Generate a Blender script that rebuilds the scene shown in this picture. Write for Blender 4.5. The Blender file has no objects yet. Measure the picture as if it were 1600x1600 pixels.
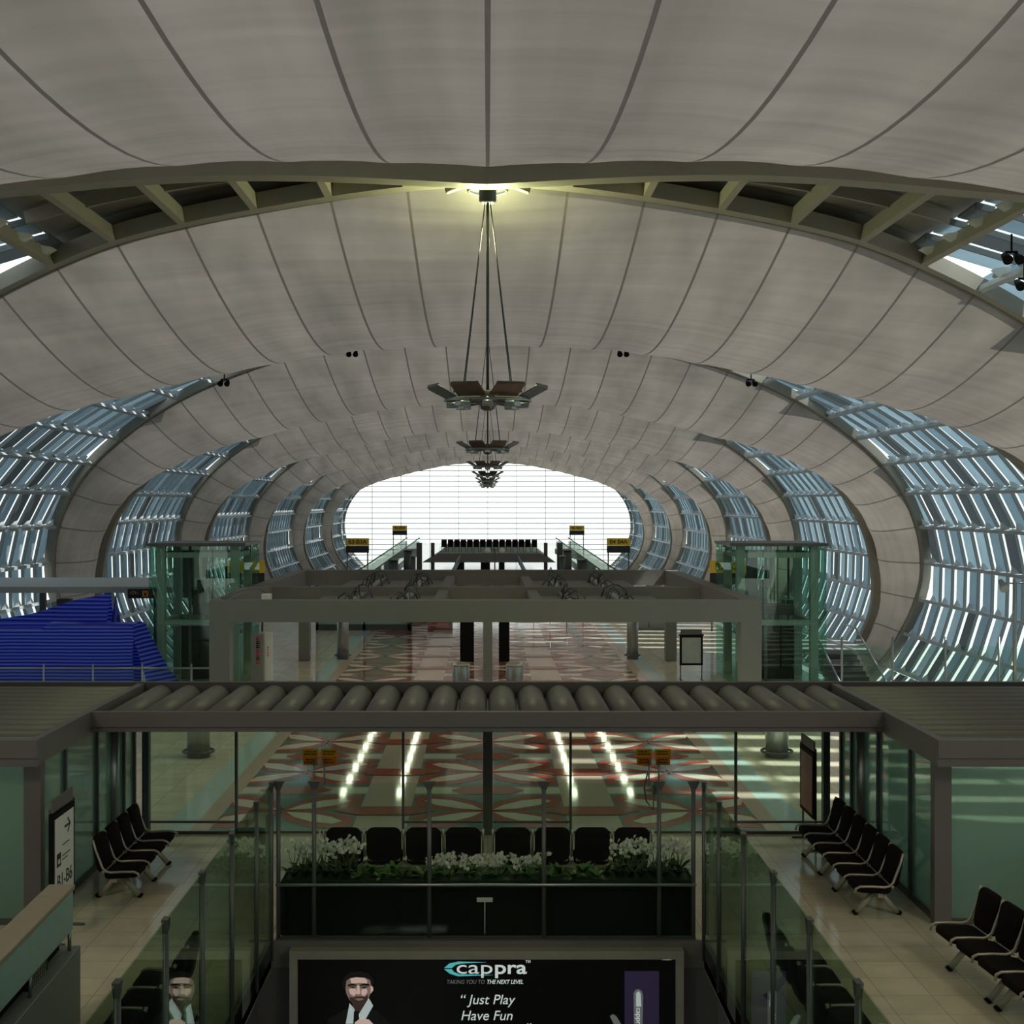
import bpy, bmesh, math, random
import numpy as np
from mathutils import Vector, Matrix
random.seed(7)
PI = math.pi
S = bpy.context.scene
COL = S.collection

# ------------------------------------------------------------------ camera, world, sun, exposure
F, CX, CY, H = 2080.0, 762.0, 785.0, 6.0     # focal length and optical axis of the 1600 x 1600 frame, eye height
cam = bpy.data.cameras.new('camera'); camo = bpy.data.objects.new('camera', cam); COL.objects.link(camo)
camo.location = (0, 0, H); camo.rotation_euler = (PI / 2, 0, 0)
cam.sensor_width = 36; cam.lens = 36 * F / 1600
cam.shift_x = (800 - CX) / 1600; cam.shift_y = (CY - 800) / 1600
cam.clip_end = 2000; cam.clip_start = 0.05
S.camera = camo

SKY = 1.55
FILLW = 1300  # power of the added foreground spotlights
world = bpy.data.worlds.new('overcast_sky'); S.world = world; world.use_nodes = True
wn, wl = world.node_tree.nodes, world.node_tree.links; wn.clear()
wo = wn.new('ShaderNodeOutputWorld'); bg = wn.new('ShaderNodeBackground'); bg.inputs[1].default_value = SKY
tc = wn.new('ShaderNodeTexCoord'); sp = wn.new('ShaderNodeSeparateXYZ'); rmp = wn.new('ShaderNodeValToRGB')
rmp.color_ramp.elements[0].position = 0.0; rmp.color_ramp.elements[0].color = (1.0, 1.0, .96, 1)
rmp.color_ramp.elements[1].position = 0.8; rmp.color_ramp.elements[1].color = (.50, .58, .68, 1)
wl.new(tc.outputs['Generated'], sp.inputs[0]); wl.new(sp.outputs['Z'], rmp.inputs[0])
wl.new(rmp.outputs[0], bg.inputs[0]); wl.new(bg.outputs[0], wo.inputs[0])

sun = bpy.data.lights.new('sun', 'SUN'); suno = bpy.data.objects.new('sun', sun); COL.objects.link(suno)
sun.energy = 7.0; sun.angle = .02; sun.color = (1, .97, .9)
suno.location = (60, 40, 60)
suno.rotation_euler = Vector((-.62, .16, -.77)).to_track_quat('-Z', 'Y').to_euler()

vs = S.view_settings
vs.view_transform = 'Standard'; vs.look = 'None'; vs.exposure = 0; vs.gamma = 1; vs.use_curve_mapping = False
S.cycles.max_bounces = 10; S.cycles.diffuse_bounces = 4; S.cycles.glossy_bounces = 4
S.cycles.transmission_bounces = 6; S.cycles.transparent_max_bounces = 24
S.cycles.caustics_reflective = False; S.cycles.caustics_refractive = False
S.cycles.sample_clamp_indirect = 6

# ------------------------------------------------------------------ materials
def nt(name):
    m = bpy.data.materials.new(name); m.use_nodes = True
    n, l = m.node_tree.nodes, m.node_tree.links
    return m, n, l, n['Principled BSDF']

def mat(name, c, rough=.5, metal=0, var=.12, scale=6, spec=.5, bump=0, emit=None, estr=0):
    m, n, l, b = nt(name)
    tc = n.new('ShaderNodeTexCoord'); no = n.new('ShaderNodeTexNoise'); no.inputs['Scale'].default_value = scale
    no.inputs['Detail'].default_value = 5
    l.new(tc.outputs['Object'], no.inputs['Vector'])
    mx = n.new('ShaderNodeMix'); mx.data_type = 'RGBA'
    mx.inputs[6].default_value = (*[x * (1 - var) for x in c], 1); mx.inputs[7].default_value = (*[min(1, x * (1 + var)) for x in c], 1)
    l.new(no.outputs['Fac'], mx.inputs[0]); l.new(mx.outputs[2], b.inputs['Base Color'])
    b.inputs['Roughness'].default_value = rough; b.inputs['Metallic'].default_value = metal
    b.inputs['Specular IOR Level'].default_value = spec
    if bump:
        bp = n.new('ShaderNodeBump'); bp.inputs['Strength'].default_value = bump; bp.inputs['Distance'].default_value = .02
        l.new(no.outputs['Fac'], bp.inputs['Height']); l.new(bp.outputs[0], b.inputs['Normal'])
    if emit:
        b.inputs['Emission Color'].default_value = (*emit, 1); b.inputs['Emission Strength'].default_value = estr
    return m

def glass(name, tint, refl=.06, haze=0, hazecol=(.2, .3, .26), rough=0.0, edge=.9):
    """thin architectural glass: tinted see-through, Fresnel reflection, optional frosting"""
    m, n, l, b = nt(name); n.remove(b)
    out = n['Material Output']
    tr = n.new('ShaderNodeBsdfTransparent'); tr.inputs[0].default_value = (*tint, 1)
    gl = n.new('ShaderNodeBsdfGlossy'); gl.inputs['Roughness'].default_value = rough
    gl.inputs['Color'].default_value = (.9, 1, .95, 1)
    lw = n.new('ShaderNodeLayerWeight'); lw.inputs[0].default_value = .5
    pw = n.new('ShaderNodeMath'); pw.operation = 'POWER'; pw.inputs[1].default_value = 4.5; l.new(lw.outputs['Facing'], pw.inputs[0])
    mth = n.new('ShaderNodeMath'); mth.operation = 'MULTIPLY_ADD'; mth.inputs[1].default_value = edge; mth.inputs[2].default_value = refl
    mth.use_clamp = True
    l.new(pw.outputs[0], mth.inputs[0])
    base = tr
    if haze:
        df = n.new('ShaderNodeBsdfDiffuse'); tl = n.new('ShaderNodeBsdfTranslucent')
        df.inputs[0].default_value = (*hazecol, 1); tl.inputs[0].default_value = (*hazecol, 1)
        a = n.new('ShaderNodeMixShader'); a.inputs[0].default_value = .5
        l.new(df.outputs[0], a.inputs[1]); l.new(tl.outputs[0], a.inputs[2])
        no = n.new('ShaderNodeTexNoise'); no.inputs['Scale'].default_value = 1.3
        tcn = n.new('ShaderNodeTexCoord'); l.new(tcn.outputs['Object'], no.inputs['Vector'])
        hm = n.new('ShaderNodeMath'); hm.operation = 'MULTIPLY_ADD'; hm.inputs[1].default_value = .12; hm.inputs[2].default_value = haze - .06
        l.new(no.outputs['Fac'], hm.inputs[0])
        a2 = n.new('ShaderNodeMixShader'); l.new(hm.outputs[0], a2.inputs[0])
        l.new(tr.outputs[0], a2.inputs[1]); l.new(a.outputs[0], a2.inputs[2]); base = a2
    mx = n.new('ShaderNodeMixShader')
    l.new(mth.outputs[0], mx.inputs[0]); l.new(base.outputs[0], mx.inputs[1]); l.new(gl.outputs[0], mx.inputs[2])
    l.new(mx.outputs[0], out.inputs['Surface'])
    return m

def translucent(name, dcol, tcol, fac, weave_streaks=False):
    m, n, l, b = nt(name); n.remove(b)
    out = n['Material Output']
    df = n.new('ShaderNodeBsdfDiffuse'); tl = n.new('ShaderNodeBsdfTranslucent')
    mx = n.new('ShaderNodeMixShader'); mx.inputs[0].default_value = fac
    tcn = n.new('ShaderNodeTexCoord')
    for node, c in ((df, dcol), (tl, tcol)):
        no = n.new('ShaderNodeTexNoise'); no.inputs['Scale'].default_value = .35 if weave_streaks else 1.2; no.inputs['Detail'].default_value = 4
        l.new(tcn.outputs['Object'], no.inputs['Vector'])
        cm = n.new('ShaderNodeMix'); cm.data_type = 'RGBA'
        cm.inputs[6].default_value = (*[x * .86 for x in c], 1); cm.inputs[7].default_value = (*[min(1, x * 1.12) for x in c], 1)
        l.new(no.outputs['Fac'], cm.inputs[0]); src = cm.outputs[2]
        if weave_streaks:      # faint bands of the woven liner, across the hall
            mp = n.new('ShaderNodeMapping'); mp.inputs['Scale'].default_value = (.12, 2.2, .12)
            wv = n.new('ShaderNodeTexNoise'); wv.inputs['Scale'].default_value = 1; wv.inputs['Detail'].default_value = 4
            l.new(tcn.outputs['Object'], mp.inputs[0]); l.new(mp.outputs[0], wv.inputs['Vector'])
            c2 = n.new('ShaderNodeMix'); c2.data_type = 'RGBA'; c2.blend_type = 'OVERLAY'; c2.inputs[0].default_value = .22
            l.new(src, c2.inputs[6]); l.new(wv.outputs['Fac'], c2.inputs[7]); src = c2.outputs[2]
            mp3 = n.new('ShaderNodeMapping'); mp3.inputs['Scale'].default_value = (.8, .035, .8)  # lighter and darker streaks along the panels, put into the fabric colour
            w3 = n.new('ShaderNodeTexNoise'); w3.inputs['Scale'].default_value = 1; w3.inputs['Detail'].default_value = 3
            l.new(tcn.outputs['Object'], mp3.inputs[0]); l.new(mp3.outputs[0], w3.inputs['Vector'])
            c3 = n.new('ShaderNodeMix'); c3.data_type = 'RGBA'; c3.blend_type = 'OVERLAY'; c3.inputs[0].default_value = .38
            l.new(src, c3.inputs[6]); l.new(w3.outputs['Fac'], c3.inputs[7]); src = c3.outputs[2]
        l.new(src, node.inputs[0])
    l.new(df.outputs[0], mx.inputs[1]); l.new(tl.outputs[0], mx.inputs[2]); l.new(mx.outputs[0], out.inputs['Surface'])
    return m

def tile_floor(name, c, size=.6, rough=.10):
    m, n, l, b = nt(name)
    tcn = n.new('ShaderNodeTexCoord'); mp = n.new('ShaderNodeMapping'); mp.inputs['Scale'].default_value = (1, 1, 1)
    br = n.new('ShaderNodeTexBrick'); br.offset = 0; br.inputs['Scale'].default_value = 1
    br.inputs['Brick Width'].default_value = size; br.inputs['Row Height'].default_value = size
    br.inputs['Mortar Size'].default_value = .006; br.inputs['Bias'].default_value = 0
    br.inputs['Color1'].default_value = (*[x * .94 for x in c], 1); br.inputs['Color2'].default_value = (*[x * 1.06 for x in c], 1)
    br.inputs['Mortar'].default_value = (*[x * .6 for x in c], 1)
    no = n.new('ShaderNodeTexNoise'); no.inputs['Scale'].default_value = 2.2; no.inputs['Detail'].default_value = 6
    l.new(tcn.outputs['Object'], mp.inputs[0]); l.new(mp.outputs[0], br.inputs['Vector']); l.new(tcn.outputs['Object'], no.inputs['Vector'])
    mx = n.new('ShaderNodeMix'); mx.data_type = 'RGBA'; mx.blend_type = 'MULTIPLY'; mx.inputs[0].default_value = .35
    l.new(br.outputs['Color'], mx.inputs[6]); l.new(no.outputs['Fac'], mx.inputs[7]); l.new(mx.outputs[2], b.inputs['Base Color'])
    b.inputs['Roughness'].default_value = rough
    bp = n.new('ShaderNodeBump'); bp.inputs['Strength'].default_value = .05; bp.inputs['Distance'].default_value = .01
    n2 = n.new('ShaderNodeTexNoise'); n2.inputs['Scale'].default_value = 1.6; n2.inputs['Detail'].default_value = 1
    l.new(tcn.outputs['Object'], n2.inputs['Vector'])
    l.new(n2.outputs['Fac'], bp.inputs['Height']); l.new(bp.outputs[0], b.inputs['Normal'])
    return m

def stripes(name, c1, c2, axis, freq):
    m, n, l, b = nt(name)
    tcn = n.new('ShaderNodeTexCoord'); wv = n.new('ShaderNodeTexWave'); wv.bands_direction = axis
    wv.inputs['Scale'].default_value = freq; wv.inputs['Distortion'].default_value = .6; wv.inputs['Detail'].default_value = 1
    wv.inputs['Detail Scale'].default_value = .6
    l.new(tcn.outputs['Object'], wv.inputs['Vector'])
    r = n.new('ShaderNodeValToRGB'); r.color_ramp.elements[0].position = .42; r.color_ramp.elements[1].position = .62
    r.color_ramp.elements[0].color = (*c1, 1); r.color_ramp.elements[1].color = (*c2, 1)
    l.new(wv.outputs['Fac'], r.inputs[0]); l.new(r.outputs[0], b.inputs['Base Color']); b.inputs['Roughness'].default_value = .6
    tl = n.new('ShaderNodeBsdfTranslucent'); mx = n.new('ShaderNodeMixShader'); mx.inputs[0].default_value = .45
    l.new(r.outputs[0], tl.inputs[0]); l.new(b.outputs[0], mx.inputs[1]); l.new(tl.outputs[0], mx.inputs[2]); l.new(mx.outputs[0], n['Material Output'].inputs['Surface'])
    return m

M = {}
M['fabric'] = translucent('roof_fabric', (.27, .25, .215), (.131, .121, .105), .5, True)
M['seam'] = translucent('seam_tape', (.22, .205, .175), (.05, .046, .04), .5)
M['truss'] = mat('truss_paint', (.28, .26, .21), .55, var=.08, scale=2)
M['cover'] = mat('roof_cladding', (.20, .19, .16), .7)
M['blade'] = translucent('louvre_sheet', (.34, .40, .44), (.42, .52, .58), .5)
M['blade2'] = translucent('louvre_sheet_pale', (.42, .48, .52), (.56, .67, .73), .5)
M['blade3'] = translucent('louvre_sheet_grey', (.26, .28, .29), (.24, .27, .29), .5)
M['purlin'] = mat('purlin_paint', (.42, .46, .48), .45)
M['white_bracket'] = translucent('bracket_white', (.85, .86, .85), (.95, .96, .95), .55)
M['skin'] = glass('facade_glass', (.86, .93, .95), .05)
M['endglass'] = glass('end_wall_glass', (.95, .98, .98), .04)
M['mullion'] = mat('mullion_dark', (.06, .08, .085), .5)
M['floor'] = tile_floor('floor_tile', (.86, .78, .58))
M['concrete'] = mat('concrete', (.33, .33, .31), .8)
M['apron'] = mat('apron', (.52, .53, .50), .9)
M['f_base'] = mat('floor_rose', (.60, .46, .38), .07, var=.06)
M['f_red'] = mat('floor_brick_red', (.40, .085, .06), .07, var=.1)
M['f_teal'] = mat('floor_teal', (.13, .22, .20), .07, var=.1)
M['f_white'] = mat('floor_cream', (.74, .66, .55), .07, var=.06)
M['f_pale'] = mat('floor_pale_blue', (.55, .66, .62), .07, var=.06)
M['grey'] = mat('grey_cladding', (.125, .122, .112), .5, var=.06, scale=1.5)
M['dgrey'] = mat('dark_grey_cladding', (.075, .072, .068), .5, var=.06)
M['steel'] = mat('brushed_steel', (.33, .36, .36), .35, .8)
M['dsteel'] = mat('dark_steel', (.10, .105, .10), .4, .5)
M['portal'] = mat('portal_paint', (.19, .20, .185), .6, var=.05, scale=2)
M['portal_top'] = mat('portal_panel', (.20, .195, .18), .7)
M['black'] = mat('black_plastic', (.005, .005, .005), .7, spec=.15)
M['seat'] = mat('black_upholstery', (.009, .006, .006), .85, spec=.12)
M['alu'] = mat('cast_aluminium', (.42, .40, .34), .4, .6)
M['leg'] = mat('bench_leg_paint', (.42, .40, .32), .5, .2)
M['gclear'] = glass('clear_glass', (.90, .97, .92), .02)
M['gside'] = glass('green_glass', (.74, .85, .74), .04)
M['glift'] = glass('lift_glass', (.78, .90, .84), .03, edge=.2)
M['gfrost'] = glass('frosted_green_glass', (.60, .78, .70), .04, .50, (.40, .60, .50))
M['teal'] = mat('teal_panel', (.30, .47, .45), .35)
M['tan'] = mat('tan_laminate', (.36, .30, .21), .5)
M['granite'] = mat('granite', (.20, .22, .22), .5, var=.5, scale=60)
M['white'] = mat('white_paint', (.7, .7, .68), .5)
M['poster'] = mat('poster_white', (.75, .78, .76), .5, var=.04)
M['poster_grey'] = mat('poster_grey', (.40, .43, .41), .5)
M['poster_red'] = mat('poster_red', (.26, .11, .08), .5, var=.5, scale=5)
M['ink'] = mat('ink', (.015, .015, .015), .6)
M['stick_y'] = translucent('sticker_yellow', (.80, .52, .03), (.80, .52, .03), .5)
M['stick_o'] = translucent('sticker_orange', (.78, .34, .03), (.78, .34, .03), .5)
M['yellow'] = mat('sign_yellow', (.75, .47, .015), .5, var=.04)
M['orange'] = mat('sign_orange', (.70, .28, .015), .5, var=.04)
M['red'] = mat('sign_red', (.6, .03, .03), .5)
M['tarp'] = stripes('tarp_horizontal_stripe', (.006, .014, .70), (.20, .32, 1.0), 'Z', 2.9)
M['tarp2'] = stripes('tarp_sloped_stripe', (.006, .014, .70), (.18, .30, 1.0), 'Z', 2.4)
M['tarp3'] = stripes('tarp_upright_stripe', (.01, .016, .5), (.14, .2, .85), 'X', 3.2)
M['leaf'] = mat('leaf_green', (.055, .13, .02), .45, var=.5, scale=9)
M['leafd'] = mat('leaf_dark', (.012, .03, .008), .5, var=.4, scale=9)
M['petal'] = mat('orchid_petal', (.80, .72, .70), .6, var=.08, scale=20)
M['stem'] = mat('plant_stem', (.10, .14, .04), .6)
M['lamp_on'] = mat('lamp_lit', (1, 1, .9), .5, emit=(1, .95, .72), estr=13)
M['star_on'] = mat('cluster_lit', (1, 1, .95), .5, emit=(1, .98, .85), estr=4)
M['screen'] = mat('screen_black', (.004, .004, .005), .25)
M['copper'] = mat('reflector_bronze', (.13, .098, .075), .35, .6)
M['refl'] = mat('reflector_grey', (.16, .18, .18), .35, .6)
def glow(name, c, s): return mat(name, c, .5, var=.02, emit=c, estr=s)
M['txt'] = glow('lit_white', (.75, .85, .85), .45)
M['txt_dim'] = glow('lit_grey', (.25, .27, .28), .2)
M['cyan'] = glow('lit_cyan', (.12, .62, .68), .4)
M['skin_l'] = glow('portrait_light', (.62, .45, .40), .55)
M['skin_d'] = glow('portrait_shadow', (.12, .07, .065), .10)
M['skin_m'] = glow('portrait_midtone', (.34, .23, .20), .30)
M['shirt'] = glow('portrait_shirt', (.62, .72, .74), .38)
M['suit'] = glow('portrait_dark', (.012, .011, .013), .1)
M['violet'] = glow('lit_violet', (.03, .02, .06), .35)

# ------------------------------------------------------------------ mesh helpers
class MB:
    def __init__(s): s.bm = bmesh.new(); s.mats = []
    def mi(s, m):
        m = M[m] if isinstance(m, str) else m
        if m not in s.mats: s.mats.append(m)
        return s.mats.index(m)
    def _set(s, faces, m, smooth=False):
        i = s.mi(m)
        for f in faces: f.material_index = i; f.smooth = smooth
    def face(s, pts, m, smooth=False):
        f = s.bm.faces.new([s.bm.verts.new(p) for p in pts]); s._set([f], m, smooth); return f
    def hexa(s, p, m):       # 8 points: bottom ring 0-3, top ring 4-7
        v = [s.bm.verts.new(q) for q in p]
        fs = [s.bm.faces.new([v[i] for i in q]) for q in ((3,2,1,0),(4,5,6,7),(0,1,5,4),(1,2,6,5),(2,3,7,6),(3,0,4,7))]
        s._set(fs, m); return s
    def box(s, x0, x1, y0, y1, z0, z1, m):
        return s.hexa([(x0,y0,z0),(x1,y0,z0),(x1,y1,z0),(x0,y1,z0),(x0,y0,z1),(x1,y0,z1),(x1,y1,z1),(x0,y1,z1)], m)
    def rbox(s, c, sz, m, r=.03, rot=None, seg=2):     # rounded box
        mt = Matrix.Translation(c) @ (rot.to_4x4() if rot else Matrix.Identity(4)) @ Matrix.Diagonal((*sz, 1))
        g = bmesh.ops.create_cube(s.bm, size=1, matrix=mt)
        ed = list({e for v in g['verts'] for e in v.link_edges})
        b = bmesh.ops.bevel(s.bm, geom=ed, offset=r, segments=seg, affect='EDGES', profile=.6)
        fs = {f for v in g['verts'] if v.is_valid for f in v.link_faces} | set(b['faces'])
        s._set(fs, m, True); return s
    def bar(s, a, b, w, h, m, up=(0, 0, 1)):           # rectangular bar from a to b, w across, h along 'up'
        a, b = Vector(a), Vector(b); d = (b - a).normalized(); u = Vector(up)
        x = d.cross(u)
        if x.length < 1e-4: x = d.cross(Vector((0, 1, 0)))
        x.normalize(); u = x.cross(d).normalized()
        x *= w / 2; u *= h / 2
        return s.hexa([a-x-u, a+x-u, b+x-u, b-x-u, a-x+u, a+x+u, b+x+u, b-x+u], m)
    def cushion(s, c, w, h, t, r, R, m):       # padded panel with rounded corners, thickness along local Y
        def ring(ins, y):
            out = []; a, b, q = w/2 - ins, h/2 - ins, max(r - ins, .01)
            for cx, cz, t0 in ((a-q, b-q, 0), (-a+q, b-q, PI/2), (-a+q, -b+q, PI), (a-q, -b+q, 1.5*PI)):
                for k in range(6): out.append((cx + q*math.cos(t0 + k*PI/10), y, cz + q*math.sin(t0 + k*PI/10)))
            return [s.bm.verts.new(Vector(c) + R @ Vector(p)) for p in out]
        L = [ring(.035, -t/2), ring(.01, -t*.36), ring(0, 0), ring(.01, t*.36), ring(.035, t/2)]; n = len(L[0])
        fs = [s.bm.faces.new((A[k], A[(k+1) % n], B[(k+1) % n], B[k])) for A, B in zip(L, L[1:]) for k in range(n)]
        fs += [s.bm.faces.new(L[0][::-1]), s.bm.faces.new(L[-1])]
        s._set(fs, m, True); return s
    def tube(s, pts, r, m, n=8, cap=True, closed=False):
        pts = [Vector(p) for p in pts]; rings = []; N = len(pts)
        rr = r if isinstance(r, (list, tuple)) else [r] * N
        ref = None
        for i, p in enumerate(pts):
            d = (pts[(i+1) % N if closed else min(i+1, N-1)] - pts[(i-1) % N if closed else max(i-1, 0)]).normalized()
            if ref is None:
                ref = d.cross(Vector((0, 0, 1)))
                if ref.length < 1e-3: ref = d.cross(Vector((0, 1, 0)))
            ref = (ref - d * ref.dot(d)).normalized(); q = d.cross(ref)
            rings.append([s.bm.verts.new(p + (ref * math.cos(2*PI*k/n) + q * math.sin(2*PI*k/n)) * rr[i]) for k in range(n)])
        fs = []
        for i in range(N if closed else N - 1):
            A, B = rings[i], rings[(i+1) % N]
            for k in range(n): fs.append(s.bm.faces.new((A[k], A[(k+1) % n], B[(k+1) % n], B[k])))
        s._set(fs, m, True)
        if cap and not closed:
            s._set([s.bm.faces.new(rings[0][::-1]), s.bm.faces.new(rings[-1])], m)
        return s
    def lathe(s, prof, m, c=(0, 0, 0), n=20, smooth=True):
        c = Vector(c); rings = []
        for r, z in prof: rings.append([s.bm.verts.new(c + Vector((max(r, .0005) * math.cos(2*PI*k/n), max(r, .0005) * math.sin(2*PI*k/n), z))) for k in range(n)])
        fs = [s.bm.faces.new((A[k], A[(k+1) % n], B[(k+1) % n], B[k])) for A, B in zip(rings, rings[1:]) for k in range(n)]
        s._set(fs, m, smooth)
        s._set([s.bm.faces.new(rings[0][::-1]), s.bm.faces.new(rings[-1])], m); return s
    def slab(s, pts, d, m):          # planar outline extruded by vector d
        d = Vector(d); a = [s.bm.verts.new(p) for p in pts]; b = [s.bm.verts.new(Vector(p) + d) for p in pts]; n = len(a)
        fs = [s.bm.faces.new(a[::-1]), s.bm.faces.new(b)] + [s.bm.faces.new((a[i], a[(i+1) % n], b[(i+1) % n], b[i])) for i in range(n)]
        s._set(fs, m); return s
    def grid(s, P, m, smooth=True):  # P[i][j] points
        V = [[s.bm.verts.new(p) for p in row] for row in P]
        fs = [s.bm.faces.new((V[i][j], V[i+1][j], V[i+1][j+1], V[i][j+1])) for i in range(len(V)-1) for j in range(len(V[0])-1)]
        s._set(fs, m, smooth); return V
    def build(s, name, parent=None, kind=None, label=None, cat=None, group=None):
        me = bpy.data.meshes.new(name)
        bmesh.ops.recalc_face_normals(s.bm, faces=s.bm.faces[:])
        s.bm.to_mesh(me); s.bm.free()
        for m in s.mats: me.materials.append(m)
        o = bpy.data.objects.new(name, me); COL.objects.link(o)
        if parent: o.parent = parent
        return tag(o, label, cat, group, kind)

def tag(o, label=None, cat=None, group=None, kind=None):
    for k, v in (('label', label), ('category', cat), ('group', group), ('kind', kind)):
        if v: o[k] = v
    return o
def empty(name, loc, label, cat, group=None, rz=0):
    o = bpy.data.objects.new(name, None); COL.objects.link(o); o.location = loc; o.rotation_euler = (0, 0, rz); o.empty_display_size = .2
    return tag(o, label, cat, group)
def copy_tree(o, parent=None):
    c = o.copy(); COL.objects.link(c)
    if parent: c.parent = parent
    for ch in list(o.children): copy_tree(ch, c)
    return c
def text(name, s, size, m, loc, parent=None, rot=(PI/2, 0, 0), shear=0, ext=.002, sx=1, align='CENTER', bold=0):
    cu = bpy.data.curves.new(name, 'FONT'); cu.body = s; cu.size = size; cu.shear = shear; cu.extrude = ext; cu.offset = bold
    cu.align_x = align; cu.align_y = 'CENTER'; cu.materials.append(M[m])
    o = bpy.data.objects.new(name, cu); COL.objects.link(o); o.location = loc; o.rotation_euler = rot; o.scale = (sx, 1, 1)
    if parent: o.parent = parent
    return o

# ------------------------------------------------------------------ the hall's section
W, ZC, HU, HL, NE = 22.5, 2.0, 11.6, 12.0, 2.2
_pts = []
for i in range(401):
    t = PI/2 * (1 - i/400)
    _pts.append((W * math.cos(t) ** (2/NE) if i < 400 else W, ZC + HU * math.sin(t) ** (2/NE)))
_pts[0] = (0, ZC + HU)
for i in range(1, 121):
    t = -.56 * i / 120
    _pts.append((W * math.cos(t), ZC + HL * math.sin(t)))
_pts = np.array(_pts); _s = np.concatenate([[0], np.cumsum(np.hypot(*np.diff(_pts, axis=0).T))])
SMAX = float(_s[-1])
def sec(s):
    sg = 1 if s >= 0 else -1; u = min(abs(s), SMAX)
    return sg * float(np.interp(u, _s, _pts[:, 0])), float(np.interp(u, _s, _pts[:, 1]))
def sec_n(s):                    # outward normal
    a, b = sec(max(-SMAX, s - .15)), sec(min(SMAX, s + .15)); dx, dz = b[0]-a[0], b[1]-a[1]; L = math.hypot(dx, dz)
    return -dz / L, dx / L
def s_of_x(x): return float(np.interp(x, _pts[:401, 0], _s[:401]))
_ta = [(0, .6), (2.5, 1.4), (5.5, 2.5), (9.6, 3.6), (12.8, 5.4), (16, 7.1), (18.2, 8.2), (20.8, 9.0)]
_sa = [s_of_x(x) for x, _ in _ta] + [float(_s[400]), float(_s[400]) + 2, SMAX]
_va = [v for _, v in _ta] + [10.2, 11.3, 12.2]
_uu = np.linspace(0, SMAX, 300); _aa = np.interp(_uu, _sa, _va)
_k = np.hanning(31); _k /= _k.sum(); _aa2 = np.convolve(np.pad(_aa, 15, mode='edge'), _k, 'valid')
def gap(s): return float(np.interp(abs(s), _uu, _aa2))
BAY = 28.0
YB = [30.5 + BAY * k for k in range(-2, 7)]      # -25.5, 2.5, 30.5 ... 198.5
PITCH = 1.93
YEND = 203.0

def structure(mb, name, label, cat='building', parent=None):
    return mb.build(name, parent, 'structure' if not parent else None, label, cat)

# fabric bays
_ss = [s_of_x(x) for x in (0, 5, 9, 13, 18, 21)] + [float(_s[400]) + 1, SMAX]; _sv = [2.1, 2.2, 2.4, 2.4, 1.8, 1.15, .7, .4]
def fabric_bay(y0, y1, ordinal):
    yc, NV = (y0 + y1) / 2, 22
    n = int(SMAX / PITCH)
    cols = []
    for i in range(-n, n + 1):
        s0 = i * PITCH; hwid = .035
        cols += [(s0 - hwid, 0), (s0 + hwid, 1)]
        if i < n: cols += [(s0 + PITCH * f, 0) for f in (.25, .5, .75)]
    cols = [(-SMAX, 0)] + cols + [(SMAX, 0)]
    mb = MB(); V = []
    for s, _ in cols:
        x, z = sec(s); nx, nz = sec_n(s); hw = (y1 - y0) / 2 - gap(s); sm = float(np.interp(abs(s), _ss, _sv))
        fr = (s / PITCH) % 1; puff = .05 * (1 - abs(2 * fr - 1) ** 2)
        row = []
        for j in range(NV + 1):
            v = -1 + 2 * j / NV; d = -sm * (1 - v*v) + puff * (1 - v ** 4)
            row.append(mb.bm.verts.new((x + nx * d, yc + hw * v, z + nz * d)))
        V.append(row)
    fi, si = mb.mi('fabric'), mb.mi('seam')
    for i in range(len(V) - 1):
        seam = cols[i+1][1] == 1
        for j in range(NV):
            f = mb.bm.faces.new((V[i][j], V[i+1][j], V[i+1][j+1], V[i][j+1])); f.material_index = si if seam else fi; f.smooth = True
    return structure(mb, 'ceiling', f'stretched grey fabric roof bay with dark seams, {ordinal}', 'ceiling')
names = ['the one behind the mezzanine', 'the one nearest overhead, before the brown truss', 'just beyond the brown ladder truss',
         'behind the first hanging chandelier', 'behind the second hanging chandelier', 'behind the third hanging chandelier',
         'narrow one over the third last chandelier', 'last one before the bright end window']
for k in range(len(YB) - 1): fabric_bay(YB[k], YB[k+1], names[k])

# gaps between bays: trusses with two chords, purlins, glazed louvred sides
S0 = s_of_x(11.0)
def strip(mb, s_list, yf, off, w, h, m):         # box girder along the section
    P = []
    for s in s_list:
        x, z = sec(s); nx, nz = sec_n(s); y = yf(s)
        P.append([(x + nx*(off), y - w/2, z + nz*(off)), (x + nx*(off), y + w/2, z + nz*(off)), (x + nx*(off+h), y + w/2, z + nz*(off+h)), (x + nx*(off+h), y - w/2, z + nz*(off+h))])
    V = [[mb.bm.verts.new(p) for p in r] for r in P]; fs = []
    for a, b in zip(V, V[1:]):
        for k in range(4): fs.append(mb.bm.faces.new((a[k], a[(k+1) % 4], b[(k+1) % 4], b[k])))
    fs += [mb.bm.faces.new(V[0][::-1]), mb.bm.faces.new(V[-1])]
    mb._set(fs, m)
def frange(a, b, n): return [a + (b - a) * i / n for i in range(n + 1)]
ordn = ['', 'behind the mezzanine', 'nearest the viewer, brown, ladder-like, carrying the first chandelier', 'where the first glazed lens opens, carrying the second chandelier',
        'carrying the third chandelier', 'carrying the fourth chandelier', 'carrying the fifth chandelier', 'carrying the sixth chandelier', 'next to the bright end window']
win = 0
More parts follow.
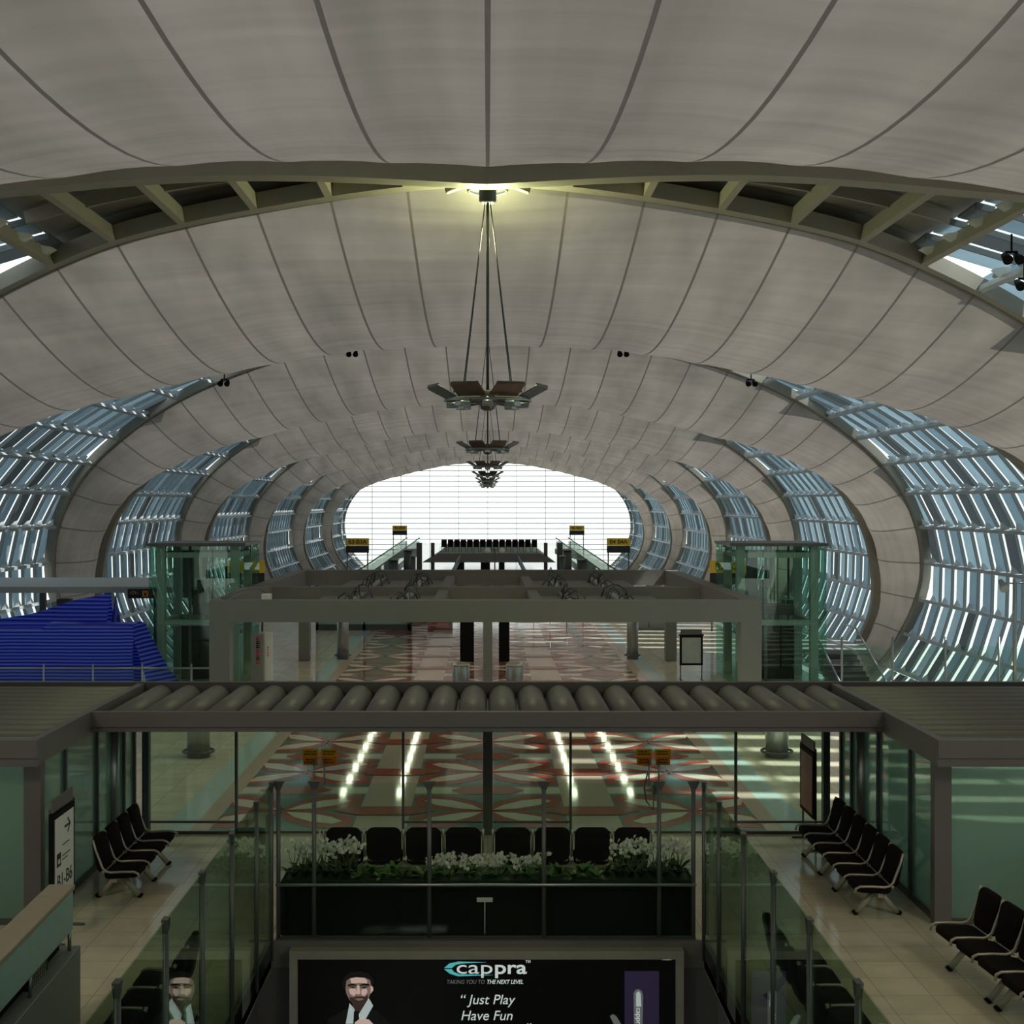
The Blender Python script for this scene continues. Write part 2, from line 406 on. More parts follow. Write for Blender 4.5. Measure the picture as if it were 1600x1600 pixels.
for k in range(1, len(YB)):
    yb = YB[k]; last = k == len(YB) - 1
    t = empty('roof_truss', (0, yb, 0), f'arched steel roof truss {ordn[k]}', 'truss')
    for sg in (-1, 1):
        mb = MB(); strip(mb, frange(-SMAX, SMAX, 140), lambda s: sg * (gap(s) + .05), -.55 if sg < 0 else -.10, .55, 1.0 if sg < 0 else .4, 'truss')
        mb.build('chord', t)
    mb2 = MB()
    n = int(S0 / PITCH)
    for i in range(-n - 1, n + 2):
        s = i * PITCH
        if abs(s) > S0 + .5 or i == 0: continue
        x, z = sec(s); nx, nz = sec_n(s); g = gap(s)
        mb = MB(); mb.bar((x + nx*.1, -g, z + nz*.1), (x + nx*.1, g, z + nz*.1), .18, .4, 'truss', up=(nx, 0, nz)); mb.build('cross_bar', t)
    for sg in (-1, 1):
        for fr in (-.33, .33):
            strip(mb2, frange(sg * 1.5, sg * S0, 24), lambda s: fr * gap(s), .25, .12, .3, 'truss')
    mb2.build('stringer', t)
    # opaque cladding above the ladder part
    mb = MB(); ss = frange(-S0 - .3, S0 + .3, 60)
    def cpt(s, y, d): x, z = sec(s); nx, nz = sec_n(s); return (x + nx*d, y, z + nz*d)
    mb.grid([[cpt(s, -gap(s) - .3, -.02), cpt(s, -gap(s) - .28, .4), cpt(s, -gap(s), .62), cpt(s, gap(s), .62), cpt(s, gap(s) + .28, .4), cpt(s, gap(s) + .3, -.02)] for s in ss], 'cover', False)
    mb.build('roof_cladding', t)
    # the glazed lens on each side
    for sg, side in ((-1, 'left'), (1, 'right')):
        win += 1
        wob = empty(f'window_{win}', (0, yb, 0), f'curved side glazing with slanted grey-blue louvres on the {side} side, truss {ordn[k]}', 'window')
        wob['kind'] = 'structure'
        pur, bl, br, gs = MB(), MB(), MB(), MB()
        i0 = int(S0 / PITCH) + 1; i1 = int(SMAX / PITCH)
        knots = [S0] + [i * PITCH for i in range(i0, i1 + 1)]
        for s in knots[1:]:
            s *= sg; x, z = sec(s); nx, nz = sec_n(s); g = gap(s)
            pur.bar((x, -g, z), (x, g, z), .16, .16, 'purlin', up=(nx, 0, nz))
        PB = 1.72
        for j in range(-7, 8):
            yj = j * PB + .4
            for a, b in zip(knots, knots[1:]):
                m_ = (a + b) / 2
                if abs(yj) > gap(m_) + .35: continue
                q = []; hw_ = .58 if m_ < _sa[8] else .53; qf = []
                for s in (a + .03, b - .03):
                    s *= sg; x, z = sec(s); nx, nz = sec_n(s)
                    for hh in (.24, .30):
                        for dy in (-hw_, hw_):
                            d = hh - .05 * dy + .1
                            q.append((x + nx*d, yj + dy, z + nz*d))
                    for d, dy in ((.26, -hw_ - .05), (.26, -hw_), (.41, -hw_), (.41, -hw_ - .05)): qf.append((x + nx*d, yj + dy, z + nz*d))
                A0, A1, A2, A3, B0, B1, B2, B3 = q
                bl.hexa([A0, A1, A3, A2, B0, B1, B3, B2], random.choice(('blade', 'blade', 'blade2', 'blade2', 'blade3')))
                bl.hexa(qf, 'mullion')
                x, z = sec(b * sg); nx, nz = sec_n(b * sg); tx, tz = nz, -nx     # white wedge bracket
                if tz < 0: tx, tz = -tx, -tz
                br.hexa([(x + nx*.06, yj-.26, z+nz*.06), (x+nx*.06, yj+.26, z+nz*.06), (x+nx*.3, yj+.26, z+nz*.3), (x+nx*.3, yj-.26, z+nz*.3)] +
                        [(x + nx*.1 + tx*.4, yj-.03, z + nz*.1 + tz*.3), (x+nx*.1+tx*.4, yj+.03, z+nz*.1+tz*.4), (x+nx*.2+tx*.3, yj+.03, z+nz*.2+tz*.3), (x+nx*.2+tx*.3, yj-.03, z+nz*.2+tz*.3)], 'white_bracket')
        ss = frange(sg * S0, sg * SMAX, 40)
        for d in (.95,):
            gs.grid([[(sec(s)[0] + sec_n(s)[0]*d, y * gap(s), sec(s)[1] + sec_n(s)[1]*d) for y in (-1, 1)] for s in ss], 'skin')
        pur.build('purlin', wob); bl.build('louvre', wob); br.build('bracket', wob, label='white wedge brackets'); gs.build('pane', wob)

# end window
we = empty('window_end', (0, YEND, 0), 'huge bright elliptical end window with fine grid of bars', 'window'); we['kind'] = 'structure'
outline = [sec(s) for s in frange(-SMAX, SMAX, 160)]
mb = MB(); mb.slab([(x, 0, z) for x, z in outline], (0, .04, 0), 'endglass'); mb.build('pane', we)
mb = MB()
def half_at(z):
    xs = [x for x, zz in outline if abs(zz - z) < .25]
    return max(xs) if xs else 0
z = -3.6
while z < 13.2:
    h = half_at(z)
    if h: mb.box(-h, h, -.12, -.02, z - .045, z + .045, 'mullion')
    z += .8
mb.build('transom', we); mb = MB()
for j in range(-5, 6):
    x = j * 4.4
    zt = max(zz for xx, zz in outline if abs(xx - x) < .6 and zz > 2) if abs(x) < W else 2
    mb.box(x - .03, x + .03, -.2, -.1, -4, zt, 'mullion')
mb.build('mullion', we)
mb = MB(); strip(mb, frange(-SMAX, SMAX, 140), lambda s: 0, -.2, .5, .6, 'purlin'); mb.build('frame', we)

# back of the hall and the mezzanine the photograph is taken from
mb = MB(); mb.slab([(x, -27, z) for x, z in outline], (0, -.3, 0), 'concrete'); structure(mb, 'wall_back', 'plain wall closing the hall behind the mezzanine', 'wall')
mb = MB(); mb.box(-19, 19, -27, -1.2, 4.0, 4.4, 'concrete'); structure(mb, 'floor', 'mezzanine slab under the viewer', 'floor')

# ------------------------------------------------------------------ floors
FL = 2.95; VY = 18.2
mb = MB()
mb.box(-19, -FL, -27, VY, -.35, 0, 'floor'); mb.box(FL, 17.5, -27, VY, -.35, 0, 'floor')
mb.box(-19, 17.5, VY, 40, -.35, 0, 'floor'); mb.box(-19, 11.3, 40, 50, -.35, 0, 'floor'); mb.box(-11.3, 11.3, 50, 200, -.35, 0, 'floor')
# terrazzo pattern: rows of orchid motifs inlaid between bars
z1, dz = .003, .0035
Y0, Y1, RP, XH = 24.2, 98.0, 3.72, 5.45
def poly(pts, m, lv): mb.face([(x, y, z1 + dz * lv) for x, y in pts], m)
def rect(x0, x1, y0, y1, m, lv): poly([(x0, y0), (x1, y0), (x1, y1), (x0, y1)], m, lv)
rect(-XH - .55, -XH, Y0, Y1, 'f_pale', 0); rect(XH, XH + .55, Y0, Y1, 'f_pale', 0)
rect(-XH, XH, Y0, Y1, 'f_base', 0)
for r in range(20):
    cy = 25.85 + RP * r
    if cy > Y1 - 2: break
    for cx, xl, xr in ((-4.0, -5.1, -2.5), (0, -1.5, 1.5), (4.0, 2.5, 5.1)):
        lo = max(cy - 1.5, Y0 + .02)
        rect(xl, xr, lo, cy + 1.5, 'f_teal', 1)
        for sx in (-1, 1):
            for sy in (-1, 1):
                def pp(u, v):      # petal frame: u along the diagonal, v across
                    dx, dy = .78 * sx, .62 * sy; L = math.hypot(dx, dy); dx /= L; dy /= L
                    return (min(max(cx + u*dx - v*dy*sx*sy, xl), xr), min(max(cy + u*dy + v*dx*sx*sy, lo), cy + 1.5))
                poly([pp(.05, .12), pp(.7, .52), pp(1.4, .58), pp(1.9, .18), pp(1.9, -.2), pp(1.35, -.54), pp(.7, -.46), pp(.05, -.1)], 'f_red', 2)
                poly([pp(.12, 0), pp(.55, .2), pp(1.1, .27), pp(1.52, .13), pp(1.52, -.13), pp(1.1, -.25), pp(.55, -.2)], 'f_white', 3)
        # red block on the cross bar between two motifs
        yb_ = cy + RP / 2
        poly([(cx-.75, yb_), (cx-.45, yb_-.42), (cx+.45, yb_-.42), (cx+.75, yb_), (cx+.45, yb_+.42), (cx-.45, yb_+.42)], 'f_red', 2)
        rect(xl, cx - .75, yb_ - .26, yb_ + .26, 'f_white', 1); rect(cx + .75, xr, yb_ - .26, yb_ + .26, 'f_white', 1)
    for bx in (-2.0, 2.0):
        poly([(bx-1.0, cy), (bx-.5, cy-.36), (bx+.5, cy-.36), (bx+1.0, cy), (bx+.5, cy+.36), (bx-.5, cy+.36)], 'f_red', 4)
structure(mb, 'floor', 'polished beige tile floor with inlaid red and teal orchid pattern', 'floor')
mb = MB(); mb.box(-24, 24, -27, 202, -5.2, -5.0, 'concrete'); structure(mb, 'floor', 'grey lower level floor under the side glazing', 'floor')
mb = MB(); mb.box(-400, 400, -100, 900, -6.2, -5.9, 'apron'); structure(mb, 'ground', 'pale concrete apron outside the end window', 'ground')
mb = MB(); mb.box(-FL - .2, FL + .2, VY, VY + .25, -5, -.36, 'dgrey'); structure(mb, 'wall_front', 'dark wall under the floor edge behind the lit advertisement', 'wall')
mb = MB(); mb.box(-FL - .3, FL + .3, VY - .06, VY, -.34, .02, 'grey')
mb.box(-FL - .06, -FL, 2, VY, -.34, .02, 'grey'); mb.box(FL, FL + .06, 2, VY, -.34, .02, 'grey')
structure(mb, 'trim_1', 'grey edge strip round the floor opening', 'trim')

# ------------------------------------------------------------------ chandeliers and apex lights
def chandelier():
    t = empty('chandelier', (0, 0, 0), '', 'chandelier', 'chandeliers hanging down the middle of the hall')
    mb = MB(); mb.tube([(0, 0, 4.85), (0, 0, -.1)], .035, 'dsteel', 8); mb.build('pole', t)
    for k in range(4):
        a = PI/4 + k * PI/2; c, s_ = math.cos(a), math.sin(a)
        mb = MB(); mb.tube([(.06*c, .06*s_, 4.6), (.78*c, .78*s_, .16)], .013, 'dsteel', 6); mb.build('cable', t)
    mb = MB(); mb.lathe([(.05, -.32), (.16, -.28), (.2, -.1), (.16, .12), (.05, .16)], 'dsteel', n=16)
    for k in range(8):
        a = k * PI/4 + PI/8; mb.bar((.1*math.cos(a), .1*math.sin(a), -.1), (1.0*math.cos(a), 1.0*math.sin(a), -.12), .05, .06, 'dsteel')
    for r_, zz in ((.62, -.1), (.98, -.1)):
        mb.tube([(r_*math.cos(q*PI/16), r_*math.sin(q*PI/16), zz) for q in range(32)], .03, 'steel', 6, closed=True)
    mb.build('frame', t)
    for k in range(8):
        a = k * PI/4 + PI/8; R = Matrix.Rotation(a, 3, 'Z') @ Matrix.Rotation(-.48, 3, 'Y')
        mb = MB(); c = Vector((1.12*math.cos(a), 1.12*math.sin(a), .08))
        mb.rbox(c, (.52, .70, .035), 'copper' if k in (5, 6) else 'refl', .012, R, 1)
        mb.rbox(c + R @ Vector((.25, 0, .03)), (.04, .66, .05), 'dsteel', .008, R, 1)
        mb.build('reflector', t, label='bronze reflector panel' if k in (5, 6) else None)
    for k in range(8):
        a = k * PI/4 + PI/8 + PI/8; R = Matrix.Rotation(a, 3, 'Z')
        mb = MB(); mb.rbox(Vector((.8*math.cos(a), .8*math.sin(a), -.2)), (.3, .24, .12), 'steel', .02, R, 1)
        mb.build('floodlight', t)
    return t
CL = ['largest chandelier, first in the row, of eight tilted reflector panels on four cables', 'second chandelier in the row, under the second fabric bay, dark against the roof',
      'third chandelier in the row, half over the top edge of the bright window', 'fourth chandelier in the row, first one wholly against the bright window',
      'fifth chandelier in the row, small and dark against the bright window', 'sixth chandelier in the row, last but one, tiny against the window',
      'seventh and smallest chandelier, lowest against the bright window']
ch = chandelier()
for k in range(7):
    c = ch if k == 0 else copy_tree(ch)
    c.location = (0, YB[k + 2], 8.42); c['label'] = CL[k]
AL = ['glowing cluster light where the first chandelier hangs from the brown truss'] + [f'small cluster light at the top of the truss over the {w_} chandelier' for w_ in ('second', 'third', 'fourth', 'fifth', 'sixth', 'seventh')]
def apex():
    t = empty('ceiling_light', (0, 0, 0), '', 'light', 'cluster lights at the tops of the trusses')
    mb = MB(); mb.lathe([(.12, -.35), (.2, -.3), (.2, .1), (.35, .2)], 'dsteel', n=16); mb.build('hub', t)
    mb = MB()
    mb.tube([(.44*math.cos(q*PI/16), .44*math.sin(q*PI/16), -.05) for q in range(32)], .04, 'dsteel', 6, closed=True)
    mb.build('ring', t)
    for k in range(6):
        a = k * PI/3 + .3; mb = MB(); c = Vector((.27*math.cos(a), .27*math.sin(a), .02))
        mb.lathe([(.14, 0), (.15, .05), (.1, .12)], 'star_on', c, 12); mb.build('lamp', t)
    for k in (0, 1):
        mb = MB(); sx = -1 if k else 1
        mb.rbox(Vector((sx * .78, -.1, -.02)), (.4, .28, .13), 'truss', .03, Matrix.Rotation(sx * .35, 3, 'Y'), 1); mb.build('floodlight', t)
    return t
ap = apex()
for k in range(7):
    c = ap if k == 0 else copy_tree(ap)
    c.location = (0, YB[k + 2], 13.2); c['label'] = AL[k]
pl = bpy.data.lights.new('cluster_glow', 'POINT'); plo = bpy.data.objects.new('cluster_glow', pl); COL.objects.link(plo)
pl.energy = 620; pl.color = (.95, 1, .5); pl.shadow_soft_size = .4; plo.location = (0, 31.3, 12.25)

# spotlights hung under the truss edges
def spot():
    t = empty('spotlight', (0, 0, 0), '', 'spotlight', 'spotlights hung from the trusses')
    mb = MB(); mb.tube([(0, 0, .5), (0, 0, .08)], .025, 'black', 8); mb.tube([(-.14, 0, .08), (.14, 0, .08)], .03, 'black', 8); mb.build('bracket', t)
    mb = MB()
    for sx in (-.14, .14): mb.tube([(sx, .10, .02), (sx, -.10, -.10), (sx, -.16, -.14)], [.07, .11, .12], 'black', 12)
    mb.build('head', t); return t
spt = spot()
for i, (x, y, z, lb) in enumerate([(-11.2, 56.6, 11.15, 'black twin spotlight at the tip of the left glazed lens, second truss'), (-5.75, 56.6, 12.4, 'black twin spotlight under the second truss, left of the first chandelier'),
        (5.75, 56.6, 12.4, 'black twin spotlight under the second truss, right of the first chandelier'), (11.2, 56.6, 11.15, 'black twin spotlight at the tip of the right glazed lens, second truss'),
        (12.2, 31.0, 11.75, 'black twin spotlight by the glass at the right end of the brown ladder truss'),
        (12.9, 32.0, 11.3, 'outermost black twin spotlight below the brown ladder truss')]):
    c = spt if i == 0 else copy_tree(spt); c.location = (x, y, z); c['label'] = lb

# twin spotlights added out of view, lit to brighten the foreground floor and seats
for sg in (-1, 1):
    c = copy_tree(spt); c.location = (sg * 11.0, 3.4, 11.3); c['label'] = f'added unseen twin spotlight over the viewer, brightening the foreground, {"left" if sg < 0 else "right"}'
    L = bpy.data.lights.new('added_fill_spot', 'SPOT'); o = bpy.data.objects.new('added_fill_spot', L); COL.objects.link(o)
    L.energy = FILLW; L.color = (1, .86, .58); L.spot_size = 1.0; L.spot_blend = .8; L.shadow_soft_size = 1.3
    o.location = (sg * 11.0, 3.6, 11.0); o.rotation_euler = (Vector((sg * 4.2, 16.5, 0)) - o.location).to_track_quat('-Z', 'Y').to_euler()

# ------------------------------------------------------------------ glazed entrance with corrugated canopy
YG, ZT = 24.1, 2.72
cp = empty('canopy_roof', (0, 22.5, 0), 'middle flat canopy of dark grey half-round ribs over the glass doors', 'canopy')
cp.location = (0, 0, 0)
def barrels(mb, a0, a1, n, b0, b1, base, h, along, m='grey'):
    p = (a1 - a0) / n
    for i in range(n):
        prof = []
        for q in range(13):
            t = PI * q / 12; prof.append((a0 + p * (i + .5) - .47 * p * math.cos(t), base + h * math.sin(t)))
        P = [[((u, b, z) if along == 'Y' else (b, u, z)) for u, z in prof] for b in (b0, b1)]
        V = mb.grid(P, m)
        for row in V:
            f = mb.bm.faces.new(row); mb._set([f], m)
mb = MB(); mb.box(-6.2, 6.2, 20.95, 24.05, 2.40, 2.47, 'dgrey'); barrels(mb, -6.15, 6.15, 24, 21.05, 24.0, 2.47, .235, 'Y'); mb.build('ribbed_roof', cp)
mb = MB(); mb.box(-6.2, 6.2, 20.83, 20.95, 2.485, ZT, 'grey'); mb.box(-6.2, 6.2, 20.88, 20.95, 2.40, 2.48, 'grey'); mb.build('fascia', cp)
mb = MB(); mb.box(-6.2, 6.2, 24.05, 24.2, 2.36, 2.75, 'dgrey'); mb.build('back_edge', cp)
for sg, sd in ((-1, 'left'), (1, 'right')):
    r = empty('canopy_roof', (0, 0, 0), f'{sd} flat side roof of dark grey ridges over frosted glass rooms', 'canopy')
    xs = sorted((sg * 6.2, sg * 13.5))
    mb = MB(); mb.box(xs[0] + .12 * (sg > 0), xs[1] - .12 * (sg < 0), 18.4, 24.05, 2.39, 2.56, 'dgrey')
    n = 12; barrels(mb, 18.45, 24.0, n, xs[0] + .12 * (sg > 0), xs[1] - .12 * (sg < 0), 2.56, .15, 'X'); mb.build('ribbed_roof', r)
    mb = MB(); xi = sorted((sg * 6.2, sg * 6.32))
    mb.box(xi[0], xi[1], 18.3, 24.1, 2.485, ZT + .01, 'grey'); mb.box(xi[0] + .012*(sg > 0), xi[1] - .012*(sg < 0), 18.34, 24.05, 2.37, 2.485, 'grey')
    xf = sorted((sg * 6.192, sg * 13.5)); mb.box(xf[0], xf[1], 18.28, 18.42, 2.485, ZT + .012, 'grey'); mb.box(xf[0], xf[1], 18.32, 18.42, 2.36, 2.485, 'grey')
    mb.build('fascia', r)
    mb = MB(); mb.box(xs[0], xs[1], 24.05, 24.2, 2.36, 2.75, 'dgrey'); mb.build('back_edge', r)
    # frosted glass room walls
    w = empty(f'wall_{sd}', (0, 0, 0), f'green frosted glass partition wall with dark mullions under the {sd} side roof', 'wall'); w['kind'] = 'structure'
    X = 6.42
    ys = [19.0, 20.15, 21.8, 22.95, 23.4, 24.1]
    for a, b in zip(ys, ys[1:]):
        mb = MB(); q = sorted((sg * (X - .008), sg * (X + .008))); mb.box(q[0], q[1], a, b, .08, 2.37, 'gfrost'); mb.build('pane', w)
    mb = MB()
    for y in ys[1:]:
        if y == 22.95: continue
        q = sorted((sg * (X - .05), sg * (X + .05))); mb.box(q[0], q[1], y - .035, y + .035, 0, 2.37, 'mullion')
    q = sorted((sg * (X - .04), sg * (X + .04))); mb.box(q[0], q[1], 19, 24.1, 0, .08, 'dgrey'); mb.box(q[0], q[1], 19, 24.1, 2.3, 2.37, 'dgrey')
    mb.build('mullion', w)
    mb = MB(); mb.tube([(sg * (X - .02), 22.75, 0), (sg * (X - .02), 22.75, 2.4)], .105, 'steel', 20); mb.build('round_post', w)
    mb = MB(); q = sorted((sg * 6.33, sg * 6.57)); mb.box(q[0], q[1], 18.85, 19.03, 0, 2.37, 'grey'); mb.build('corner_post', w)
    for i in range(5):
        q = sorted((sg * (6.57 + 1.14 * i), sg * (6.57 + 1.14 * (i + 1) - .04)))
        mb = MB(); mb.box(q[0], q[1], 18.93, 18.95, .08, 2.36, 'gfrost'); mb.build('pane', w)
        mb = MB(); e = sg * (6.57 + 1.14 * (i + 1) - .02); mb.box(e - .025, e + .025, 18.89, 18.99, 0, 2.36, 'mullion'); mb.build('mullion', w)
    mb = MB(); q = sorted((sg * 6.57, sg * 12.3)); mb.box(q[0], q[1], 18.9, 18.98, 0, .08, 'dgrey'); mb.build('sill', w)

# glass front with two pairs of doors
gw = empty('window_front', (0, 0, 0), 'clear glass front under the canopy with a thick middle post', 'window'); gw['kind'] = 'structure'
for x0, x1 in ((-6.15, -4.56), (-1.52, -.1), (.1, 1.5), (4.5, 6.15)):
    mb = MB(); mb.box(x0 + .02, x1 - .02, YG - .006, YG + .006, .05, 2.36, 'gclear'); mb.build('pane', gw)
    mb = MB(); mb.box(x0, x1, YG - .03, YG + .03, 0, .05, 'dsteel'); mb.box(x0, x1, YG - .025, YG + .025, .20, .235, 'dsteel'); mb.build('rail', gw)
for x in (-4.55, -1.53, 1.50, 4.49):
    mb = MB(); mb.box(x - .022, x + .022, YG - .04, YG + .04, 0, 2.37, 'mullion'); mb.build('mullion', gw)
for x in (-6.18, 6.12):
    mb = MB(); mb.box(x - .06, x + .06, YG - .08, YG + .08, 0, 2.37, 'mullion'); mb.build('corner_post', gw)
mb = MB(); mb.box(-.085, .085, YG - .1, YG + .1, 0, 2.37, 'dsteel'); mb.build('middle_post', gw)
mb = MB(); mb.box(-6.1, 6.1, YG - .05, YG + .05, 2.3, 2.37, 'dgrey'); mb.build('head_rail', gw)
sg_l = [('left pair of doors, outer leaf', 'left pair of doors, inner leaf'), ('right pair of doors, inner leaf', 'right pair of doors, outer leaf')]
dn = 0
for di, xc in enumerate((-3.04, 3.0)):
    for k, sx in enumerate((-1, 1)):
        dn += 1
        d = empty(f'door_{dn}', (0, 0, 0), f'clear glass door leaf with an upright handle, {sg_l[di][k]}', 'door'); d['kind'] = 'structure'
        q = sorted((xc + sx * .02, xc + sx * 1.48))
        mb = MB(); mb.box(q[0], q[1], YG - .006, YG + .006, .03, 2.3, 'gclear'); mb.build('pane', d)
        mb = MB(); mb.box(q[0], q[1], YG - .02, YG + .02, .01, .05, 'dsteel'); mb.build('rail', d)
        hx = xc + sx * .09
        mb = MB(); mb.tube([(hx, YG - .015, .90), (hx, YG - .07, .92), (hx, YG - .07, 1.32), (hx, YG - .015, 1.34)], .016, 'steel', 8); mb.build('handle', d)
        # stickers on the leaf
        px = xc + sx * .17
        p = empty('door_sign', (0, 0, 0), f'yellow over orange notice on the glass, {sg_l[di][k]}', 'sign', 'yellow notices on the glass doors')
        mb = MB(); mb.box(px - .145, px + .145, YG - .02, YG - .012, 1.40, 1.535, 'stick_y'); mb.build('upper_board', p)
        mb = MB(); mb.box(px - .13, px + .13, YG - .02, YG - .012, 1.25, 1.392, 'stick_o'); mb.build('lower_board', p, label='orange notice')
        mb = MB()
        for zz, w_ in ((1.49, .20), (1.445, .22), (1.345, .16), (1.295, .2)):
            x = px - w_ / 2
            while x < px + w_ / 2 - .02:
                L = random.uniform(.02, .05); mb.box(x, x + L, YG - .023, YG - .02, zz - .012, zz + .012, 'ink'); x += L + .012
        mb.build('print', p)
# padlock chain on the right pair
mb = MB(); mb.tube([(2.88, YG - .1, 1.12), (2.82, YG - .12, .85), (2.86, YG - .12, .62), (2.98, YG - .1, .45), (3.0, YG - .09, .75), (3.05, YG - .09, 1.0)], .014, 'dsteel', 6)
mb.rbox(Vector((3.02, YG - .09, .82)), (.12, .04, .22), 'steel', .02)
tag(mb.build('door_lock'), 'grey bicycle-type lock looped on the handles of the right pair of doors', 'lock')
# small dark globes hanging under the canopy
gl_ = None
for i, (px, lb) in enumerate([(433, 'outermost on the left'), (567, 'second from the left'), (698, 'just left of the middle post'), (953, 'first one right of the middle post'), (1085, 'outermost on the right')]):
    if gl_ is None:
        gl_ = empty('globe_lamp', (0, 0, 0), '', 'lamp', 'dark globe lamps under the canopy')
        mb = MB(); mb.lathe([(.005, -.065), (.035, -.055), (.062, -.02), (.065, .01), (.05, .045), (.02, .06)], 'mullion', n=16); mb.build('globe', gl_)
        mb = MB(); mb.tube([(0, 0, .055), (0, 0, .345)], .009, 'mullion', 6); mb.build('stem', gl_); c = gl_
    else: c = copy_tree(gl_)
    c.location = ((px - CX) / F * 23.2, 23.2, 2.055); c['label'] = f'small dark globe lamp hung under the canopy, {lb}'

# ------------------------------------------------------------------ tandem benches
def bench(n, legs, label, group, loc, rz):
    t = empty('tandem_bench', loc, label, 'bench', group, rz); P = .615; L = n * P
    mb = MB(); mb.bar((-L/2 + .1, .05, .34), (L/2 - .1, .05, .34), .07, .09, 'leg'); mb.build('beam', t)
    for x in legs:
        for sy in (-1, 1):
            mb = MB(); mb.tube([(x, .05 + sy*.03, .34), (x, .05 + sy*.30, .03)], .042, 'leg', 10); mb.tube([(x, .05 + sy*.30, .03), (x, .05 + sy*.33, 0)], [.05, .055], 'black', 10); mb.build('leg', t)
    for i in range(n):
        x = -L/2 + P * (i + .5)
        mb = MB(); mb.cushion((x, -.06, .425), .55, .54, .11, .11, Matrix.Rotation(PI/2 - .06, 3, 'X'), 'seat'); mb.build('seat', t)
        mb = MB(); R = Matrix.Rotation(-.20, 3, 'X'); mb.cushion((x, .29, .71), .55, .55, .10, .12, R, 'seat')
        mb.build('backrest', t)
        mb = MB(); mb.rbox(Vector((x, .215, .455)), (.50, .05, .05), 'alu', .02, R, 2); mb.build('backrest_bracket', t)
    for i in range(n + 1):
        x = -L/2 + P * i
        mb = MB()
        mb.tube([(x, .345, .96), (x, .30, .80), (x, .20, .54), (x, .15, .49), (x, .08, .475), (x, -.1, .485), (x, -.27, .485), (x, -.335, .455), (x, -.345, .39)], .019, 'alu', 8)
        mb.build('side_frame', t, label='silver L-shaped side frame')
    return t
bench(4, (-.85, .0, .95), 'row of four black seats facing right, beside the left frosted glass wall', 'benches along the side walls', (-5.55, 21.1, 0), PI/2)
bench(6, (-1.6, -.5, .4, 1.55), 'row of six black seats facing left, beside the right glass wall and framed poster', 'benches along the side walls', (5.62, 20.95, 0), -PI/2)
bench(6, (-1.45, -.35, -.1, .8, 1.6), 'row of black seats below the frosted glass room, cut by the bottom right corner', 'benches along the side walls', (6.3, 15.65, 0), -PI/2 + .08)
bench(4, (-.85, .85), 'left half of the black seats turned away behind the flower box', 'benches behind the flower box', (-1.30, 20.9, 0), PI)
bench(4, (-.85, .85), 'right half of the black seats turned away behind the flower box', 'benches behind the flower box', (1.31, 20.9, 0), PI)
bench(6, (-1.5, 0, 1.5), 'dark row of seats behind the left glass screen of the opening', 'benches along the glass screens', (-3.75, 13.9, 0), -PI/2)
bench(6, (-1.5, 0, 1.5), 'dark row of seats behind the right glass screen of the opening', 'benches along the glass screens', (3.75, 14.6, 0), PI/2)

# ------------------------------------------------------------------ glass screens round the floor opening
HS = 2.18
def post(x, y, h, t, z0=-.25):
    mb = MB(); mb.tube([(x, y, z0), (x, y, h - .1)], .030, 'dsteel', 10)
    mb.hexa([(x-.03,y-.025,h-.12),(x+.03,y-.025,h-.12),(x+.03,y+.025,h-.12),(x-.03,y+.025,h-.12),(x-.085,y-.03,h),(x+.085,y-.03,h),(x+.085,y+.03,h),(x-.085,y+.03,h)], 'dsteel')
    mb.build('post', t)
YS = 18.25
sc_ = empty('glass_screen', (0, 0, 0), 'tall glass screen on slim posts across the far end of the opening, before the flowers', 'screen')
xp = [-2.87, -2.38, -.80, .77, 2.35, 2.82]
for x in xp: post(x, YS, HS, sc_)
for a, b in zip(xp, xp[1:]):
    mb = MB(); mb.box(a + .03, b - .03, YS - .006, YS + .006, .04, HS - .03, 'gclear'); mb.build('pane', sc_)
mb = MB(); mb.tube([(-2.9, YS - .05, .77), (2.85, YS - .05, .77)], .022, 'steel', 8); mb.build('handrail', sc_)
mb = MB(); mb.box(-2.9, 2.85, YS - .03, YS + .03, .0, .04, 'dsteel'); mb.build('bottom_rail', sc_)
for sg, sd in ((-1, 'left'), (1, 'right')):
    s2 = empty('glass_screen', (0, 0, 0), f'{sd} green-tinted glass screen on slim posts along the opening', 'screen')
    yy = [18.15, 16.98, 15.35, 13.75, 12.2, 10.6, 9.0]
    for y in yy:
        mb = MB(); x = sg * FL
        mb.tube([(x, y, -.25), (x, y, HS - .1)], .030, 'dsteel', 10)
        mb.hexa([(x-.025,y-.03,HS-.12),(x+.025,y-.03,HS-.12),(x+.025,y+.03,HS-.12),(x-.025,y+.03,HS-.12),(x-.03,y-.06,HS+.01),(x+.03,y-.06,HS+.01),(x+.03,y+.06,HS+.01),(x-.03,y+.06,HS+.01)], 'dsteel')
        mb.build('post', s2)
    for a, b in zip(yy, yy[1:]):
        mb = MB(); mb.box(sg*FL - .007, sg*FL + .007, b + .02, a - .02, -.2, HS, 'gside'); mb.build('pane', s2)

